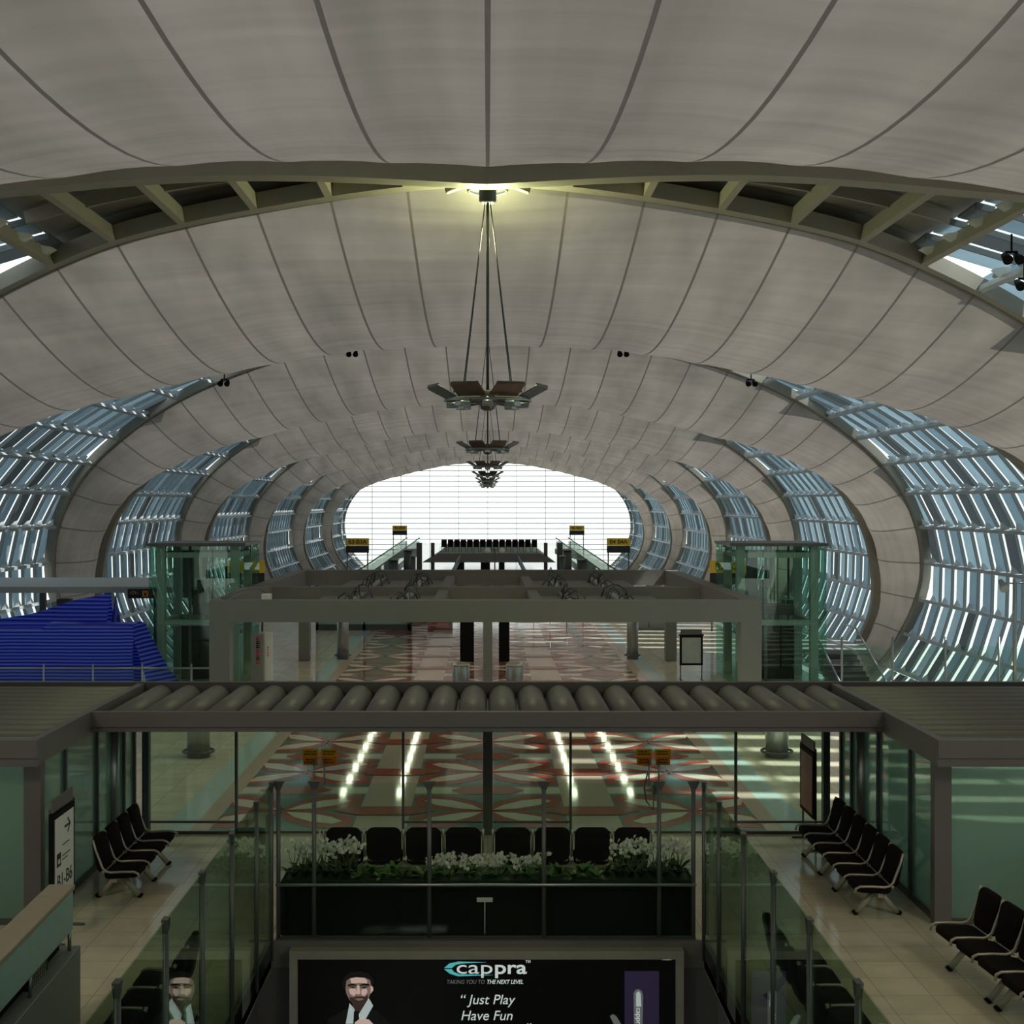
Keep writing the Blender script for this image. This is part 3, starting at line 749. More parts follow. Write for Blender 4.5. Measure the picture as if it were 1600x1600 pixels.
# ------------------------------------------------------------------ lit advertisement under the floor edge
ad = empty('advertising_lightbox', (0, 18.0, 0), 'wide black lit advertisement with white and cyan lettering and a portrait', 'advertisement')
x0, x1, zt, zb = -2.68, 2.65, -.06, -2.7
mb = MB()
mb.box(x0, x1, -.02, .16, zt - .115, zt, 'alu'); mb.box(x0, x0 + .11, -.02, .16, zb, zt - .115, 'alu'); mb.box(x1 - .11, x1, -.02, .16, zb, zt - .115, 'alu'); mb.box(x0, x1, -.02, .16, zb - .11, zb, 'alu')
mb.build('frame', ad)
mb = MB(); mb.box(x0 + .11, x1 - .11, .02, .12, zb, zt - .115, 'screen'); scr = mb.build('ad_face', ad)
def apx(px, py, d=0): return ((px - CX) / F * 18.0, .015 - d, H - (py - CY) / F * 18.0)
def apoly(mb, pts, m, d): mb.slab([apx(x, y, d) for x, y in pts], (0, .004, 0), m)
text('lettering', 'cap', .25, 'txt', apx(771, 1513, .004), scr, sx=1.5, align='RIGHT')
text('lettering', 'pra', .25, 'txt', apx(772, 1513, .004), scr, sx=1.34, align='LEFT', bold=.004)
text('lettering', '™', .09, 'txt', apx(825, 1505, .004), scr)
mb = MB()     # cyan swoosh of the logo
apoly(mb, [(694, 1513), (702, 1506), (716, 1503), (760, 1504), (722, 1506), (712, 1508), (706, 1513)], 'cyan', .004)
apoly(mb, [(694, 1515), (706, 1515), (709, 1519), (718, 1523), (770, 1524), (716, 1526), (703, 1522)], 'cyan', .004)
mb.build('logo_swoosh', scr, label='cyan swoosh of the logo')
text('lettering', 'TAKING YOU TO', .077, 'txt_dim', apx(757, 1535, .004), scr, shear=.25, sx=.86, align='RIGHT')
text('lettering', 'THE NEXT LEVEL', .078, 'txt', apx(760, 1535, .004), scr, shear=.25, sx=.84, bold=.001, align='LEFT')
text('lettering', '“ Just Play', .185, 'txt', apx(760, 1563, .004), scr, shear=.22)
text('lettering', 'Have Fun', .185, 'txt', apx(760, 1588, .004), scr, shear=.22)
text('lettering', '”', .185, 'txt', apx(824, 1608, .004), scr, shear=.22)
text('lettering', 'mudūn', .045, 'txt', apx(1042, 1499, .004), scr)
mb = MB()     # portrait of a man in a dark suit
apoly(mb, [(500, 1640), (512, 1594), (538, 1578), (560, 1570), (590, 1580), (608, 1598), (615, 1640)], 'suit', .003)
apoly(mb, [(550, 1560), (576, 1556), (580, 1574), (566, 1582), (551, 1578)], 'skin_d', .005)
apoly(mb, [(541, 1532), (545, 1527), (556, 1525), (570, 1526), (578, 1531), (580, 1541), (579, 1552), (575, 1562), (568, 1570), (560, 1573), (553, 1571), (546, 1563), (541, 1553), (539, 1542)], 'skin_m', .006)
apoly(mb, [(547, 1529), (556, 1527), (569, 1528), (574, 1533), (573, 1537), (562, 1536), (549, 1537)], 'skin_l', .008)
apoly(mb, [(551, 1544), (556, 1546), (556, 1553), (553, 1557), (547, 1553), (545, 1546)], 'skin_l', .008)
apoly(mb, [(565, 1546), (573, 1545), (574, 1551), (569, 1557), (564, 1554)], 'skin_l', .008)
apoly(mb, [(558, 1540), (561, 1540), (563, 1551), (561, 1554), (556, 1553)], 'skin_l', .009)
apoly(mb, [(546, 1558), (552, 1559), (557, 1557), (564, 1557), (570, 1558), (575, 1554), (574, 1563), (567, 1571), (560, 1573), (553, 1571), (547, 1564)], 'skin_d', .009)
apoly(mb, [(543, 1539), (550, 1537), (557, 1539), (557, 1541), (550, 1540), (544, 1542)], 'suit', .010); apoly(mb, [(562, 1539), (569, 1537), (577, 1538), (577, 1541), (569, 1540), (562, 1541)], 'suit', .010)
apoly(mb, [(546, 1542), (551, 1541), (556, 1543), (551, 1545)], 'skin_d', .011); apoly(mb, [(563, 1543), (569, 1541), (575, 1542), (569, 1545)], 'skin_d', .011)
apoly(mb, [(554, 1561), (559, 1560), (566, 1560), (568, 1562), (560, 1564)], 'skin_m', .011)
apoly(mb, [(536, 1546), (534, 1534), (538, 1526), (548, 1519), (563, 1517), (577, 1521), (584, 1530), (583, 1543), (580, 1540), (579, 1532), (571, 1528), (556, 1527), (546, 1529), (541, 1533), (540, 1544)], 'suit', .012)
apoly(mb, [(579, 1541), (583, 1540), (583, 1548), (579, 1553)], 'skin_l', .007)
apoly(mb, [(546, 1568), (553, 1576), (561, 1600), (540, 1600)], 'shirt', .007); apoly(mb, [(576, 1560), (583, 1572), (567, 1600), (558, 1600), (560, 1586)], 'shirt', .007)
apoly(mb, [(553, 1580), (560, 1582), (562, 1600), (552, 1600)], 'suit', .011)
apoly(mb, [(554, 1598), (562, 1592), (576, 1593), (583, 1600), (580, 1612), (556, 1612)], 'skin_l', .013)
mb.build('portrait', scr, label='portrait of a man in a dark suit and tie')
mb = MB()
apoly(mb, [(976, 1518), (1030, 1518), (1030, 1640), (976, 1640)], 'violet', .003)
apoly(mb, [(990, 1552), (993, 1547), (998, 1546), (1003, 1549), (1005, 1556), (1004, 1612), (991, 1612)], 'txt_dim', .006)
apoly(mb, [(994, 1552), (998, 1549), (1001, 1553), (1002, 1573), (994, 1573)], 'shirt', .009)
apoly(mb, [(953, 1588), (958, 1585), (963, 1588), (986, 1625), (974, 1632)], 'txt_dim', .008)
mb.build('bottle_picture', scr, label='picture of two slim bottles')
text('lettering', 'cappra', .10, 'txt', apx(998, 1590, .012), scr, rot=(PI/2, PI/2, 0))

# ------------------------------------------------------------------ flower box
fb = empty('flower_box', (0, 0, 0), 'long black box of orchids and leafy plants behind the tall glass screen', 'planter')
mb = MB(); mb.rbox(Vector((0, 18.78, .38)), (5.75, .78, .74), 'black', .03); mb.build('box', fb)
mb = MB(); mb.box(-2.8, 2.8, 18.46, 19.1, .74, .765, 'leafd'); mb.build('soil', fb)
def leaf(mb, base, d, L, w, m, droop=.5):
    d = Vector(d); side = d.cross(Vector((0, 0, 1))); side = side.normalized() if side.length > 1e-3 else Vector((1, 0, 0))
    P = []; N = 6
    for i in range(N + 1):
        f = i / N; c = Vector(base) + d * (L * f) + Vector((0, 0, -droop * L * f * f)); ww = w * math.sin(PI * min(1, .12 + f * .88)) ** .8 + .002
        P.append([c - side * ww, c + Vector((0, 0, -.12 * w)), c + side * ww])
    mb.grid(P, m)
def orchid(lm, hgt, nst, seed):
    r = random.Random(seed)
    t = empty('orchid_plant', (0, 0, 0), '', 'plant', '')
    mb = MB()
    for i in range(10):
        a = r.uniform(0, 2*PI); leaf(mb, (0, 0, 0), (math.cos(a) * .7, math.sin(a) * .7, .9), r.uniform(.2, .34) if lm == 'leafd' else r.uniform(.15, .24), .03, lm, .45)
    mb.build('foliage', t)
    ms, mf = MB(), MB()
    for i in range(nst):
        a = r.uniform(0, 2*PI); tip = Vector((.15*math.cos(a), .10*math.sin(a), hgt * r.uniform(.85, 1.05)))
        pts = [Vector((0, 0, 0)), Vector((tip.x*.3, tip.y*.3, tip.z*.5)), Vector((tip.x*.7, tip.y*.7, tip.z*.85)), tip]
        ms.tube(pts, .005, 'stem', 5)
        for q in range(r.randint(5, 7)):
            c = pts[2].lerp(tip, r.uniform(-.5, 1.1)) + Vector((r.uniform(-.05, .05), r.uniform(-.05, .05), r.uniform(-.03, .03)))
            yaw = r.uniform(-.9, .9); Rm = Matrix.Rotation(yaw, 3, 'Z') @ Matrix.Rotation(r.uniform(-.3, .5), 3, 'X')
            for pz in range(5):
                an = PI/2 + pz * 2*PI/5; u = Rm @ Vector((math.cos(an), 0, math.sin(an))); v = Rm @ Vector((-math.sin(an), 0, math.cos(an))); nf = Rm @ Vector((0, -1, 0))
                sz = r.uniform(.024, .032)
                mf.face([c, c + u*sz*.55 + v*sz*.45 + nf*.004, c + u*sz*1.15, c + u*sz*.55 - v*sz*.45 + nf*.004], 'petal')
    ms.build('stem', t); mf.build('blossom', t, label='white blossoms'); return t
def leafy(seed):
    r = random.Random(seed); t = empty('leafy_plant', (0, 0, 0), '', 'plant', '')
    mb = MB()
    for i in range(13):
        a = r.uniform(0, 2*PI); leaf(mb, (0, 0, 0), (math.cos(a) * .85, math.sin(a) * .85, r.uniform(.5, 1.3)), r.uniform(.2, .34), .036, 'leaf', .45)
    mb.build('foliage', t)
    mb = MB(); mb.tube([(0, 0, -.02), (.01, 0, .09)], .014, 'stem', 6); mb.build('stem', t); return t
protos = {('tall', q): orchid('leafd', .44, 4, q) for q in (1, 2, 3)}
protos.update({('low', q): orchid('leaf', .25, 4, q) for q in (4, 5, 6)}); protos.update({('leafy', q): leafy(q) for q in (7, 8, 9)})
used = set()
def plant(kind, q, x, y, rz, label, group, sc=1):
    p = protos[(kind, q)]; c = p if (kind, q) not in used else copy_tree(p); used.add((kind, q))
    c.location = (x, y, .765); c.rotation_euler = (0, 0, rz); c.scale = (sc,)*3; c['label'] = label; c['group'] = group
for i in range(12):
    plant('tall', 1 + i % 3, -2.72 + .078 * i + random.uniform(-.02, .02), 18.62 + .28 * (i % 2) + random.uniform(-.04, .04), random.uniform(-.6, .6), 'tall white orchid with dark leaves in the left end of the black flower box', 'tall white orchids at the left end of the box')
for i in range(12):
    plant('tall', 1 + i % 3, 1.80 + .085 * i + random.uniform(-.02, .02), 18.62 + .28 * (i % 2) + random.uniform(-.04, .04), random.uniform(-.6, .6), 'tall white orchid with dark leaves in the right end of the black flower box', 'tall white orchids at the right end of the box')
for i in range(14):
    plant('low', 4 + i % 3, -.78 + .115 * i + random.uniform(-.03, .03), 18.55 + .25 * (i % 2) + random.uniform(-.04, .04), random.uniform(-.6, .6), 'low white orchid with pale green leaves in the middle of the flower box', 'low white orchids in the middle of the box')
for i in range(7):
    plant('leafy', 7 + i % 3, -1.78 + .15 * i, 18.55 + .2 * (i % 2), random.uniform(0, 6), 'bright green leafy plant between the tall left orchids and the low middle ones', 'leafy plants left of the middle', .85 + .05 * (i % 4))
for i in range(6):
    plant('leafy', 7 + i % 3, .86 + .16 * i, 18.55 + .2 * (i % 2), random.uniform(0, 6), 'bright green leafy plant between the low middle orchids and the tall right ones', 'leafy plants right of the middle', .85 + .05 * (i % 4))
t = empty('plant_tag', (-.04, 18.36, 0), 'small white card on a thin stick at the front of the flower box', 'tag')
mb = MB(); mb.box(-.11, .11, -.004, .004, .49, .55, 'white'); mb.build('card', t)
mb = MB(); mb.tube([(0, 0, .05), (0, 0, .5)], .007, 'white', 6); mb.build('stick', t)

# ------------------------------------------------------------------ sign stands
def sign_stand(label, loc, rz, w, z0, z1, face, head='grey', legs=True):
    t = empty('sign_stand', loc, label, 'sign', None, rz)     # faces local -Y
    mb = MB(); mb.box(-w/2, w/2, -.03, .03, z0, z1, 'black'); mb.build('frame', t)
    mb = MB(); mb.box(-w/2 + .07, w/2 - .07, -.036, -.031, z0 + .07, z1 - .07, face); fa = mb.build('poster', t)
    mb = MB(); mb.box(-w/2 + .03, w/2 - .03, -.015, .015, z1 + .03, z1 + .2, head); mb.build('header', t)
    for sx in (-1, 1):
        mb = MB(); mb.tube([(sx * (w/2 - .03), .02, 0), (sx * (w/2 - .03), .02, z1 + .08)], .018, 'dsteel', 8)
        mb.rbox(Vector((sx * (w/2 - .03), .02, .015)), (.05, .4, .03), 'dsteel', .01); mb.build('leg', t)
    mb = MB(); mb.tube([(-w/2 - .04, 0, z1 + .015), (w/2 + .04, 0, z1 + .015)], .02, 'black', 8); mb.build('top_bar', t)
    return t, fa
st, fa = sign_stand('upright white direction sign with an arrow, B1-B6, beside the left glass wall', (-5.9, 18.45, 0), PI/2, .95, .45, 1.76, 'poster')
text('lettering', '→', .34, 'ink', (.12, -.039, 1.5), fa); text('lettering', 'B1-B6', .27, 'ink', (0, -.039, .80), fa)
mb = MB(); mb.box(-.33, -.17, -.04, -.036, 1.02, 1.2, 'ink')
mb.box(-.29, -.21, -.043, -.04, 1.06, 1.12, 'poster')
for zz, L in ((1.27, .3), (1.12, .34), (1.07, .22), (.6, .3)): mb.box(-.1, -.1 + L, -.04, -.036, zz, zz + .012, 'ink')
mb.build('print', fa)
sign_stand('framed reddish poster on a dark stand near the right end of the glass front', (5.62, 23.35, 0), -PI/2, .98, .55, 1.68, 'poster_red')
sign_stand('grey notice in a black frame standing behind the white portal', (6.88, 45, 0), 0, .78, .50, 1.5, 'poster_grey')

# ------------------------------------------------------------------ service counter at the left
ct = empty('service_counter', (-4.72, 13.45, 0), 'booth counter with tan top, pale teal panel and speckled grey base beside the glass screen', 'counter', None, .03)
mb = MB(); mb.rbox(Vector((-.10, 0, 1.60)), (.30, 3.6, .06), 'tan', .015); mb.build('top_rail', ct)
mb = MB(); mb.rbox(Vector((-.02, 0, 1.34)), (.11, 3.56, .45), 'teal', .02); mb.build('front_panel', ct)
mb = MB(); mb.box(-.24, -.12, -1.75, 1.76, .88, 1.56, 'black'); mb.build('recess', ct)
mb = MB(); mb.rbox(Vector((-.10, .06, .445)), (.36, 3.7, .89), 'granite', .01); mb.build('base', ct)
for y in (1.74, .30): mb = MB(); mb.tube([(.0, y, .88), (.0, y, 1.13)], .022, 'steel', 8); mb.build('support', ct)
mb = MB(); mb.box(-.10, -.06, .45, 1.12, .89, 1.12, 'ink')
for i in range(8):
    for j in range(5): mb.box(-.06, -.054, .5 + .072*i, .534 + .072*i, .905 + .042*j, .931 + .042*j, 'tan')
mb.build('perforated_plate', ct)

# ------------------------------------------------------------------ beyond the doors: columns, bins, portal
def bin_(label, x, y, r, h):
    t = empty('litter_bin', (x, y, 0), label, 'bin', 'steel bins')
    mb = MB(); mb.lathe([(r*.95, .03), (r, .06), (r, h - .1), (r * .97, h - .08)], 'steel', n=28); mb.build('body', t)
    mb = MB(); mb.lathe([(r * 1.02, h - .08), (r * 1.03, h - .03), (r * .7, h + .03), (.02, h + .06)], 'alu', n=28); mb.build('lid', t)
    mb = MB(); mb.lathe([(r * .98, 0), (r*.98, .03)], 'black', n=28); mb.build('base', t)
for sg, sd in ((-1, 'left'), (1, 'right')):
    t = empty('bollard', (sg * 6.82, 31.4, 0), f'thick grey bollard with guard ring behind the glass, {sd} of the patterned floor', 'bollard', 'ringed bollards')
    mb = MB(); mb.lathe([(.27, 0), (.27, 1.55), (.24, 1.58)], 'steel', n=28); mb.build('shaft', t)
    mb = MB(); mb.tube([(.36*math.cos(q*PI/14), .36*math.sin(q*PI/14), .14) for q in range(28)], .03, 'dsteel', 6, closed=True)
    for q in range(4): mb.bar((.26*math.cos(q*PI/2+.7), .26*math.sin(q*PI/2+.7), .14), (.36*math.cos(q*PI/2+.7), .36*math.sin(q*PI/2+.7), .14), .02, .03, 'dsteel')
    mb.build('guard_ring', t)
bin_('round steel bin just left of the middle portal column', -.86, 43.0, .28, .80)
bin_('round steel bin just right of the middle portal column', .87, 43.0, .28, .80)

po = empty('portal', (0, 38, 0), 'long white-grey frame with open roof beams spanning the hall before the lifts', 'portal')
Y0p, Y1p, ZP0, ZP1 = 0, 17.4, 2.58, 3.2
mb = MB(); mb.box(-7.95, 7.82, 0, .5, ZP0, ZP1, 'portal'); mb.build('front_beam', po)
mb = MB(); mb.box(-7.95, 7.82, 16.9, 17.4, ZP0, ZP1, 'portal_top'); mb.build('back_beam', po)
mb = MB(); mb.box(-7.95, 7.82, 7.9, 8.3, ZP0, ZP1 - .12, 'portal_top'); mb.build('cross_beam', po)
for x in (-7.95, 7.32, -1.7, 1.35):
    mb = MB(); mb.box(x, x + (.5 if abs(x) > 5 else .35), .5, 16.9, ZP0, ZP1 - (.0 if abs(x) > 5 else .22), 'portal_top'); mb.build('side_beam', po)
for x, w_ in ((-7.95, .58), (7.24, .58), (-.13, .26)):
    mb = MB(); mb.box(x, x + w_, .0, .55, 0, ZP0, 'portal'); mb.build('column', po)
for xa, xb in ((-5.6, -1.75), (1.75, 5.6)):
    mb = MB(); mb.box(xa, xb, .6, 7.8, 2.74, 2.80, 'portal_top'); mb.box(xa, xb, 8.4, 16.8, 2.74, 2.80, 'portal_top'); mb.build('roof_panel', po)
for k, x in enumerate((-4.25, -2.6, 2.55, 4.2)):
    rowl = ['outermost on the left', 'next to the centre on the left', 'next to the centre on the right', 'outermost on the right'][k]
    for j in range(9):
        t = empty('downlight', (x, 39.2 + j * 1.8, 2.5), f'downlight box under the portal roof, row {rowl}', 'light', f'downlights under the portal, row {rowl}')
        if j == 0:
            mb = MB(); mb.box(-.2, .2, -.5, .5, .06, .24, 'dsteel'); b_ = mb.build('housing', t)
            mb = MB(); mb.box(-.075, .075, -.36, .36, .035, .06, 'lamp_on'); l_ = mb.build('lamp', t)
        else:
            for src in (b_, l_):
                c = src.copy(); COL.objects.link(c); c.parent = t
    r = random.Random(k)
    for js, bl_ in ((range(0, 6), 'front bay'), (range(7, 14), 'rear bay')):
        mb = MB()
        for j in js:
            y = 39 + j * 1.1; dx = r.uniform(-.5, .5); hh = r.uniform(.3, .62)
            mb.tube([(x + dx, y, 2.8), (x + dx*.6, y + .15, 2.8 + hh*.8), (x + dx*.1, y + .3, 2.8 + hh), (x - dx*.5, y + .5, 2.8 + hh*.7), (x - dx*.7, y + .7, 2.8)], .022, 'dsteel', 6)
        tag(mb.build('cable_bundle'), f'looped cables, {bl_} of portal roof, row {rowl}', 'cable', 'cables on the portal roof')
    for ya, yb_, bl_ in ((38.7, 45.8, 'front bay'), (46.4, 54.8, 'rear bay')):
        mb = MB(); mb.box(x - .12, x + .12, ya, yb_, 2.81, 2.93, 'steel'); tag(mb.build('cable_tray'), f'grey cable tray, {bl_} of portal roof, row {rowl}', 'cable tray', 'cable trays on the portal roof')
t = empty('conduit', (0, 0, 0), 'pale pipes with a junction box on the left corner of the portal', 'pipe')
mb = MB(); mb.tube([(-7.6, 38.3, 3.21), (-7.3, 38.6, 3.4), (-7.2, 39.5, 3.43), (-6.9, 40.2, 3.42), (-6.8, 41, 3.22)], .03, 'portal', 8); mb.tube([(-7.7, 38.6, 3.21), (-7.45, 39, 3.4), (-7.3, 40.2, 3.42)], .03, 'portal', 8); mb.build('pipe', t)
mb = MB(); mb.rbox(Vector((-6.35, 38.25, 3.29)), (.26, .3, .17), 'white', .02); mb.build('junction_box', t)

def column(label, x, y, r, h, m, sq=False, ring=True):
    t = empty('column', (x, y, 0), label, 'column', 'columns under the portal')
    mb = MB()
    if sq: mb.rbox(Vector((0, 0, h/2)), (2*r, 2*r, h), m, .02)
    else: mb.lathe([(r, 0), (r, h)], m, n=24)
    mb.build('shaft', t)
    if ring:
        mb = MB(); mb.tube([((r + .08)*math.cos(q*PI/12), (r + .08)*math.sin(q*PI/12), .16) for q in range(24)], .03, 'dsteel', 6, closed=True); mb.build('guard_ring', t)
column('grey round column with guard ring left of the middle, behind the portal', -5.55, 51.0, .22, 2.58, 'steel')
column('grey round column with guard ring right of the middle, behind the portal', 5.55, 51.0, .22, 2.58, 'steel')
column('pale square pillar near the left lift, behind the portal', -6.95, 50.6, .21, 2.58, 'portal', True, False)
column('pale square pillar near the right lift, behind the portal', 6.95, 50.6, .21, 2.58, 'portal', True, False)
column('dark brown column left of the middle portal column', -.78, 50.3, .26, 2.58, 'black', True, False)
column('dark brown column right of the middle portal column', .62, 50.3, .2, 2.58, 'black', True, False)
# notice totem with red characters
t = empty('notice_totem', (-7.55, 43.6, 0), 'pale upright notice with red characters beside the left portal column', 'sign')
mb = MB(); mb.rbox(Vector((0, 0, .85)), (.42, .1, 1.7), 'portal', .02); mb.build('board', t)
mb = MB(); mb.rbox(Vector((.36, .1, .95)), (.26, .08, 1.6), 'white', .02); mb.build('second_board', t)
mb = MB()
for k in range(7):
    zz = .72 + .13 * k; m_ = 'red' if k in (0, 2, 3, 6) else 'ink'
    mb.box(-.03, .1, -.06, -.05, zz, zz + .03, m_); mb.box(.0, .03, -.06, -.05, zz, zz + .1, m_); mb.box(-.03, .1, -.06, -.05, zz + .07, zz + .09, m_)
for k in range(4): mb.box(.33, .36, .05, .06, .95 + .09*k, 1.01 + .09*k, 'red')
mb.build('print', t)
# glazed kiosk, white cabinet and dark counter at the back
t = empty('kiosk', (0, 0, 0), 'low glazed kiosk with pale green panels behind the left columns', 'kiosk')
mb = MB()
for x in (-8.0, -5.8, -3.7, -1.6 - 2): mb.box(x - .06, x + .06, 62.4, 62.52, 0, 2.45, 'dsteel')
mb.box(-8.06, -3.6, 62.4, 62.52, 0, .28, 'dsteel'); mb.box(-8.06, -3.6, 62.4, 62.52, 2.35, 2.45, 'dsteel'); mb.build('frame', t)
for x in (-8.0, -5.8): mb = MB(); mb.box(x + .06, x + 2.1, 62.44, 62.46, .28, 2.35, 'gfrost'); mb.build('pane', t)
t = empty('cabinet', (0, 0, 0), 'white cabinet to the right of the glazed kiosk', 'cabinet')
mb = MB(); mb.rbox(Vector((-4.45 + .85, 66, .45)), (1.2, .6, .9), 'white', .02); mb.build('body', t)
mb = MB(); mb.box(-4.3, -2.9, 65.66, 65.7, .05, .12, 'dgrey'); mb.build('plinth', t)
t = empty('counter', (0, 0, 0), 'dark low counter with red panels on the bright floor behind the portal', 'counter')
mb = MB(); mb.rbox(Vector((-2.6, 70, .45)), (1.5, .6, .9), 'ink', .02); mb.build('body', t)
mb = MB(); mb.box(-3.2, -2.05, 69.66, 69.69, .2, .45, 'red'); mb.build('panel', t)
t = empty('barrier', (0, 0, 0), 'row of thin steel barrier posts and rails on the bright floor', 'barrier')
for x in (2.2, 3.0, 3.8, 4.6): mb = MB(); mb.tube([(x, 64, 0), (x, 64, 1.05)], .025, 'steel', 8); mb.build('post', t)
for zz in (.5, 1.02): mb = MB(); mb.tube([(2.2, 64, zz), (4.6, 64, zz)], .018, 'steel', 8); mb.build('rail', t)
t = empty('cabinet', (0, 0, 0), 'grey cabinet hidden half behind the right round column', 'cabinet')
mb = MB(); mb.rbox(Vector((7.6, 63, 1.0)), (1.6, .6, 2.0), 'portal', .03); mb.build('body', t)
mb = MB(); mb.box(7.58, 7.62, 62.68, 62.7, .1, 1.9, 'dgrey'); mb.build('door_gap', t)

# ------------------------------------------------------------------ glass lifts
def lift(sg, label):
    xo, xi = sg * 11.2, sg * 8.05; a, b = sorted((xo, xi)); y0, y1, zt = 44.0, 46.9, 4.55
    t = empty('glass_lift', (0, 0, 0), label, 'lift')
    mb = MB()
    for x in (a + .35, b - .35):
        for y in (y0 + .3, y1 - .3): mb.box(x - .13, x + .13, y - .13, y + .13, -4.9, zt, 'poster_grey')
    for zz in (2.0, 4.25):
        for y in (y0 + .3, y1 - .3): mb.box(a + .3, b - .3, y - .1, y + .1, zz - .09, zz + .09, 'poster_grey')
        for x in (a + .35, b - .35): mb.box(x - .1, x + .1, y0 + .3, y1 - .3, zz - .09, zz + .09, 'poster_grey')
    mb.build('frame', t)
    mb = MB(); mb.box(a - .05, b + .05, y0 - .05, y1 + .05, zt, zt + .1, 'dsteel'); mb.build('roof', t)
    for (p, q, m_) in (((a, y0), (b, y0), 2), ((a, y1), (b, y1), 2), ((a, y0), (a, y1), 1), ((b, y0), (b, y1), 1)):
        for k in range(m_ + 1):
            u0, u1 = k / (m_ + 1), (k + 1) / (m_ + 1)
            xx0, xx1 = p[0] + (q[0]-p[0])*u0, p[0] + (q[0]-p[0])*u1; yy0, yy1 = p[1] + (q[1]-p[1])*u0, p[1] + (q[1]-p[1])*u1
            for z0_, z1_ in ((0, 2.0), (2.02, zt)):
                mb = MB()
                if p[1] == q[1]: mb.box(xx0 + .01, xx1 - .01, yy0 - .008, yy0 + .008, z0_, z1_, 'glift')
                else: mb.box(xx0 - .008, xx0 + .008, yy0 + .01, yy1 - .01, z0_, z1_, 'glift')
                mb.build('pane', t)
    mb = MB(); xm = (a + b) / 2
    mb.tube([(a + 1.25, y0 + .5, -4), (a + 1.25, y0 + .5, zt)], .05, 'dsteel', 8); mb.tube([(b - .9, y0 + 1.6, -4), (b - .9, y0 + 1.6, zt)], .04, 'dsteel', 8)
    for k in range(3): mb.tube([(a + 1.6 + .12*k, y0 + 1.4, 1.6), (a + 1.6 + .12*k, y0 + 1.4, zt)], .015, 'dsteel', 6)
    mb.build('guide_rail', t)
    mb = MB(); mb.rbox(Vector((xm - sg*.05, y0 + 1.9, .75)), (1.7, 1.3, 2.3), 'black', .04)
    mb.build('cab', t)
    mb = MB(); mb.rbox(Vector((xm + .2, y0 + 1.6, 2.35)), (1.2, .8, .35), 'dgrey', .03); mb.rbox(Vector((xm - .3, y0 + 1.7, 2.75)), (.4, .4, .5), 'ink', .03); mb.rbox(Vector((xm + .6, y0 + 1.3, 2.62)), (.3, .5, .2), 'white', .02)
    mb.rbox(Vector((xm - .6, y0 + 1.5, 3.55)), (.34, .3, 1.6), 'ink', .03); mb.rbox(Vector((xm - .2, y0 + 1.6, 3.1)), (.22, .25, .5), 'dgrey', .03)
    mb.build('machinery', t)
    return t
lift(-1, 'glass lift shaft with dark machinery beside the blue tarpaulin tents')
lift(1, 'glass lift shaft with dark machinery beside the stairs and the right portal column')

# ------------------------------------------------------------------ yellow gate signs
def gate_sign(x, y, w, txt, label, sx=1):
    t = empty('gate_sign', (x, y, 0), label, 'sign', 'yellow gate signs')
    mb = MB(); mb.box(-w/2, w/2, -.08, .08, 2.72, 3.28, 'yellow'); b = mb.build('yellow_panel', t)
    mb = MB(); mb.box(-w/2, w/2, -.08, .08, 2.18, 2.71, 'ink'); mb.build('dark_panel', t, label='dark lower panel')
    for x_ in (-w/2 + .1, w/2 - .1): mb = MB(); mb.tube([(x_, 0, 0), (x_, 0, 2.2)], .05, 'dsteel', 8); mb.build('post', t)
    if txt: text('lettering', txt, .44, 'ink', (0, -.085, 3.0), b, sx=sx, bold=.008)
gate_sign(11.25, 62, 1.8, 'B2 B2A', 'large yellow sign B2 B2A seen through the right glass lift')
gate_sign(-11.3, 62, 1.8, '', 'large blank-looking yellow sign seen through the left glass lift')
gate_sign(-9.88, 101, 1.75, 'B3-B3A', 'yellow and black sign B3-B3A at the left edge of the bright window')
gate_sign(9.92, 101, 1.75, 'B4 B4A', 'yellow and black sign B4 B4A at the right edge of the bright window')
gate_sign(-10.3, 156, 1.7, 'B5-B5A', 'small far yellow and black sign left of the raised walkway', .9)
gate_sign(10.45, 156, 1.75, 'B6-B6A', 'small far yellow and black sign right of the raised walkway', .9)

# ------------------------------------------------------------------ far raised walkway, escalators, columns
fw = empty('walkway', (0, 110, 0), 'far raised walkway with grey sloping front and glass rail in the middle of the window', 'walkway')
mb = MB(); mb.hexa([(-5.3, -2.5, 1.15), (5.5, -2.5, 1.15), (4.6, 30, 1.3), (-4.4, 30, 1.3), (-4.0, -1.6, 1.85), (4.3, -1.6, 1.85), (4.3, 30, 1.9), (-4.0, 30, 1.9)], 'grey'); mb.build('slab', fw)
mb = MB(); mb.box(-4.0, 4.3, -1.5, -1.46, 1.9, 2.45, 'gclear'); mb.build('glass_rail', fw)
for x, m_ in ((-5.6, .45), (5.9, .45), (-4.5, .3), (4.75, .3)):
    mb = MB(); mb.rbox(Vector((x, -1, 1.3)), (m_, m_, 2.8), 'dsteel', .02); mb.build('column', fw)
for x in (-2.4, -.2, 1.2): mb = MB(); mb.rbox(Vector((x, 4, .6)), (.8 if x < 0 else .5, .6, 1.2), 'dgrey', .03); mb.build('pillar', fw)
for sx in (-1, 1): mb = MB(); mb.bar((sx * 2.3 + .1, -2.2, 1.6), (sx * 3.2 + .1, -3.5, -.2), .16, .3, 'steel'); mb.build('strut', fw)
ch_ = None
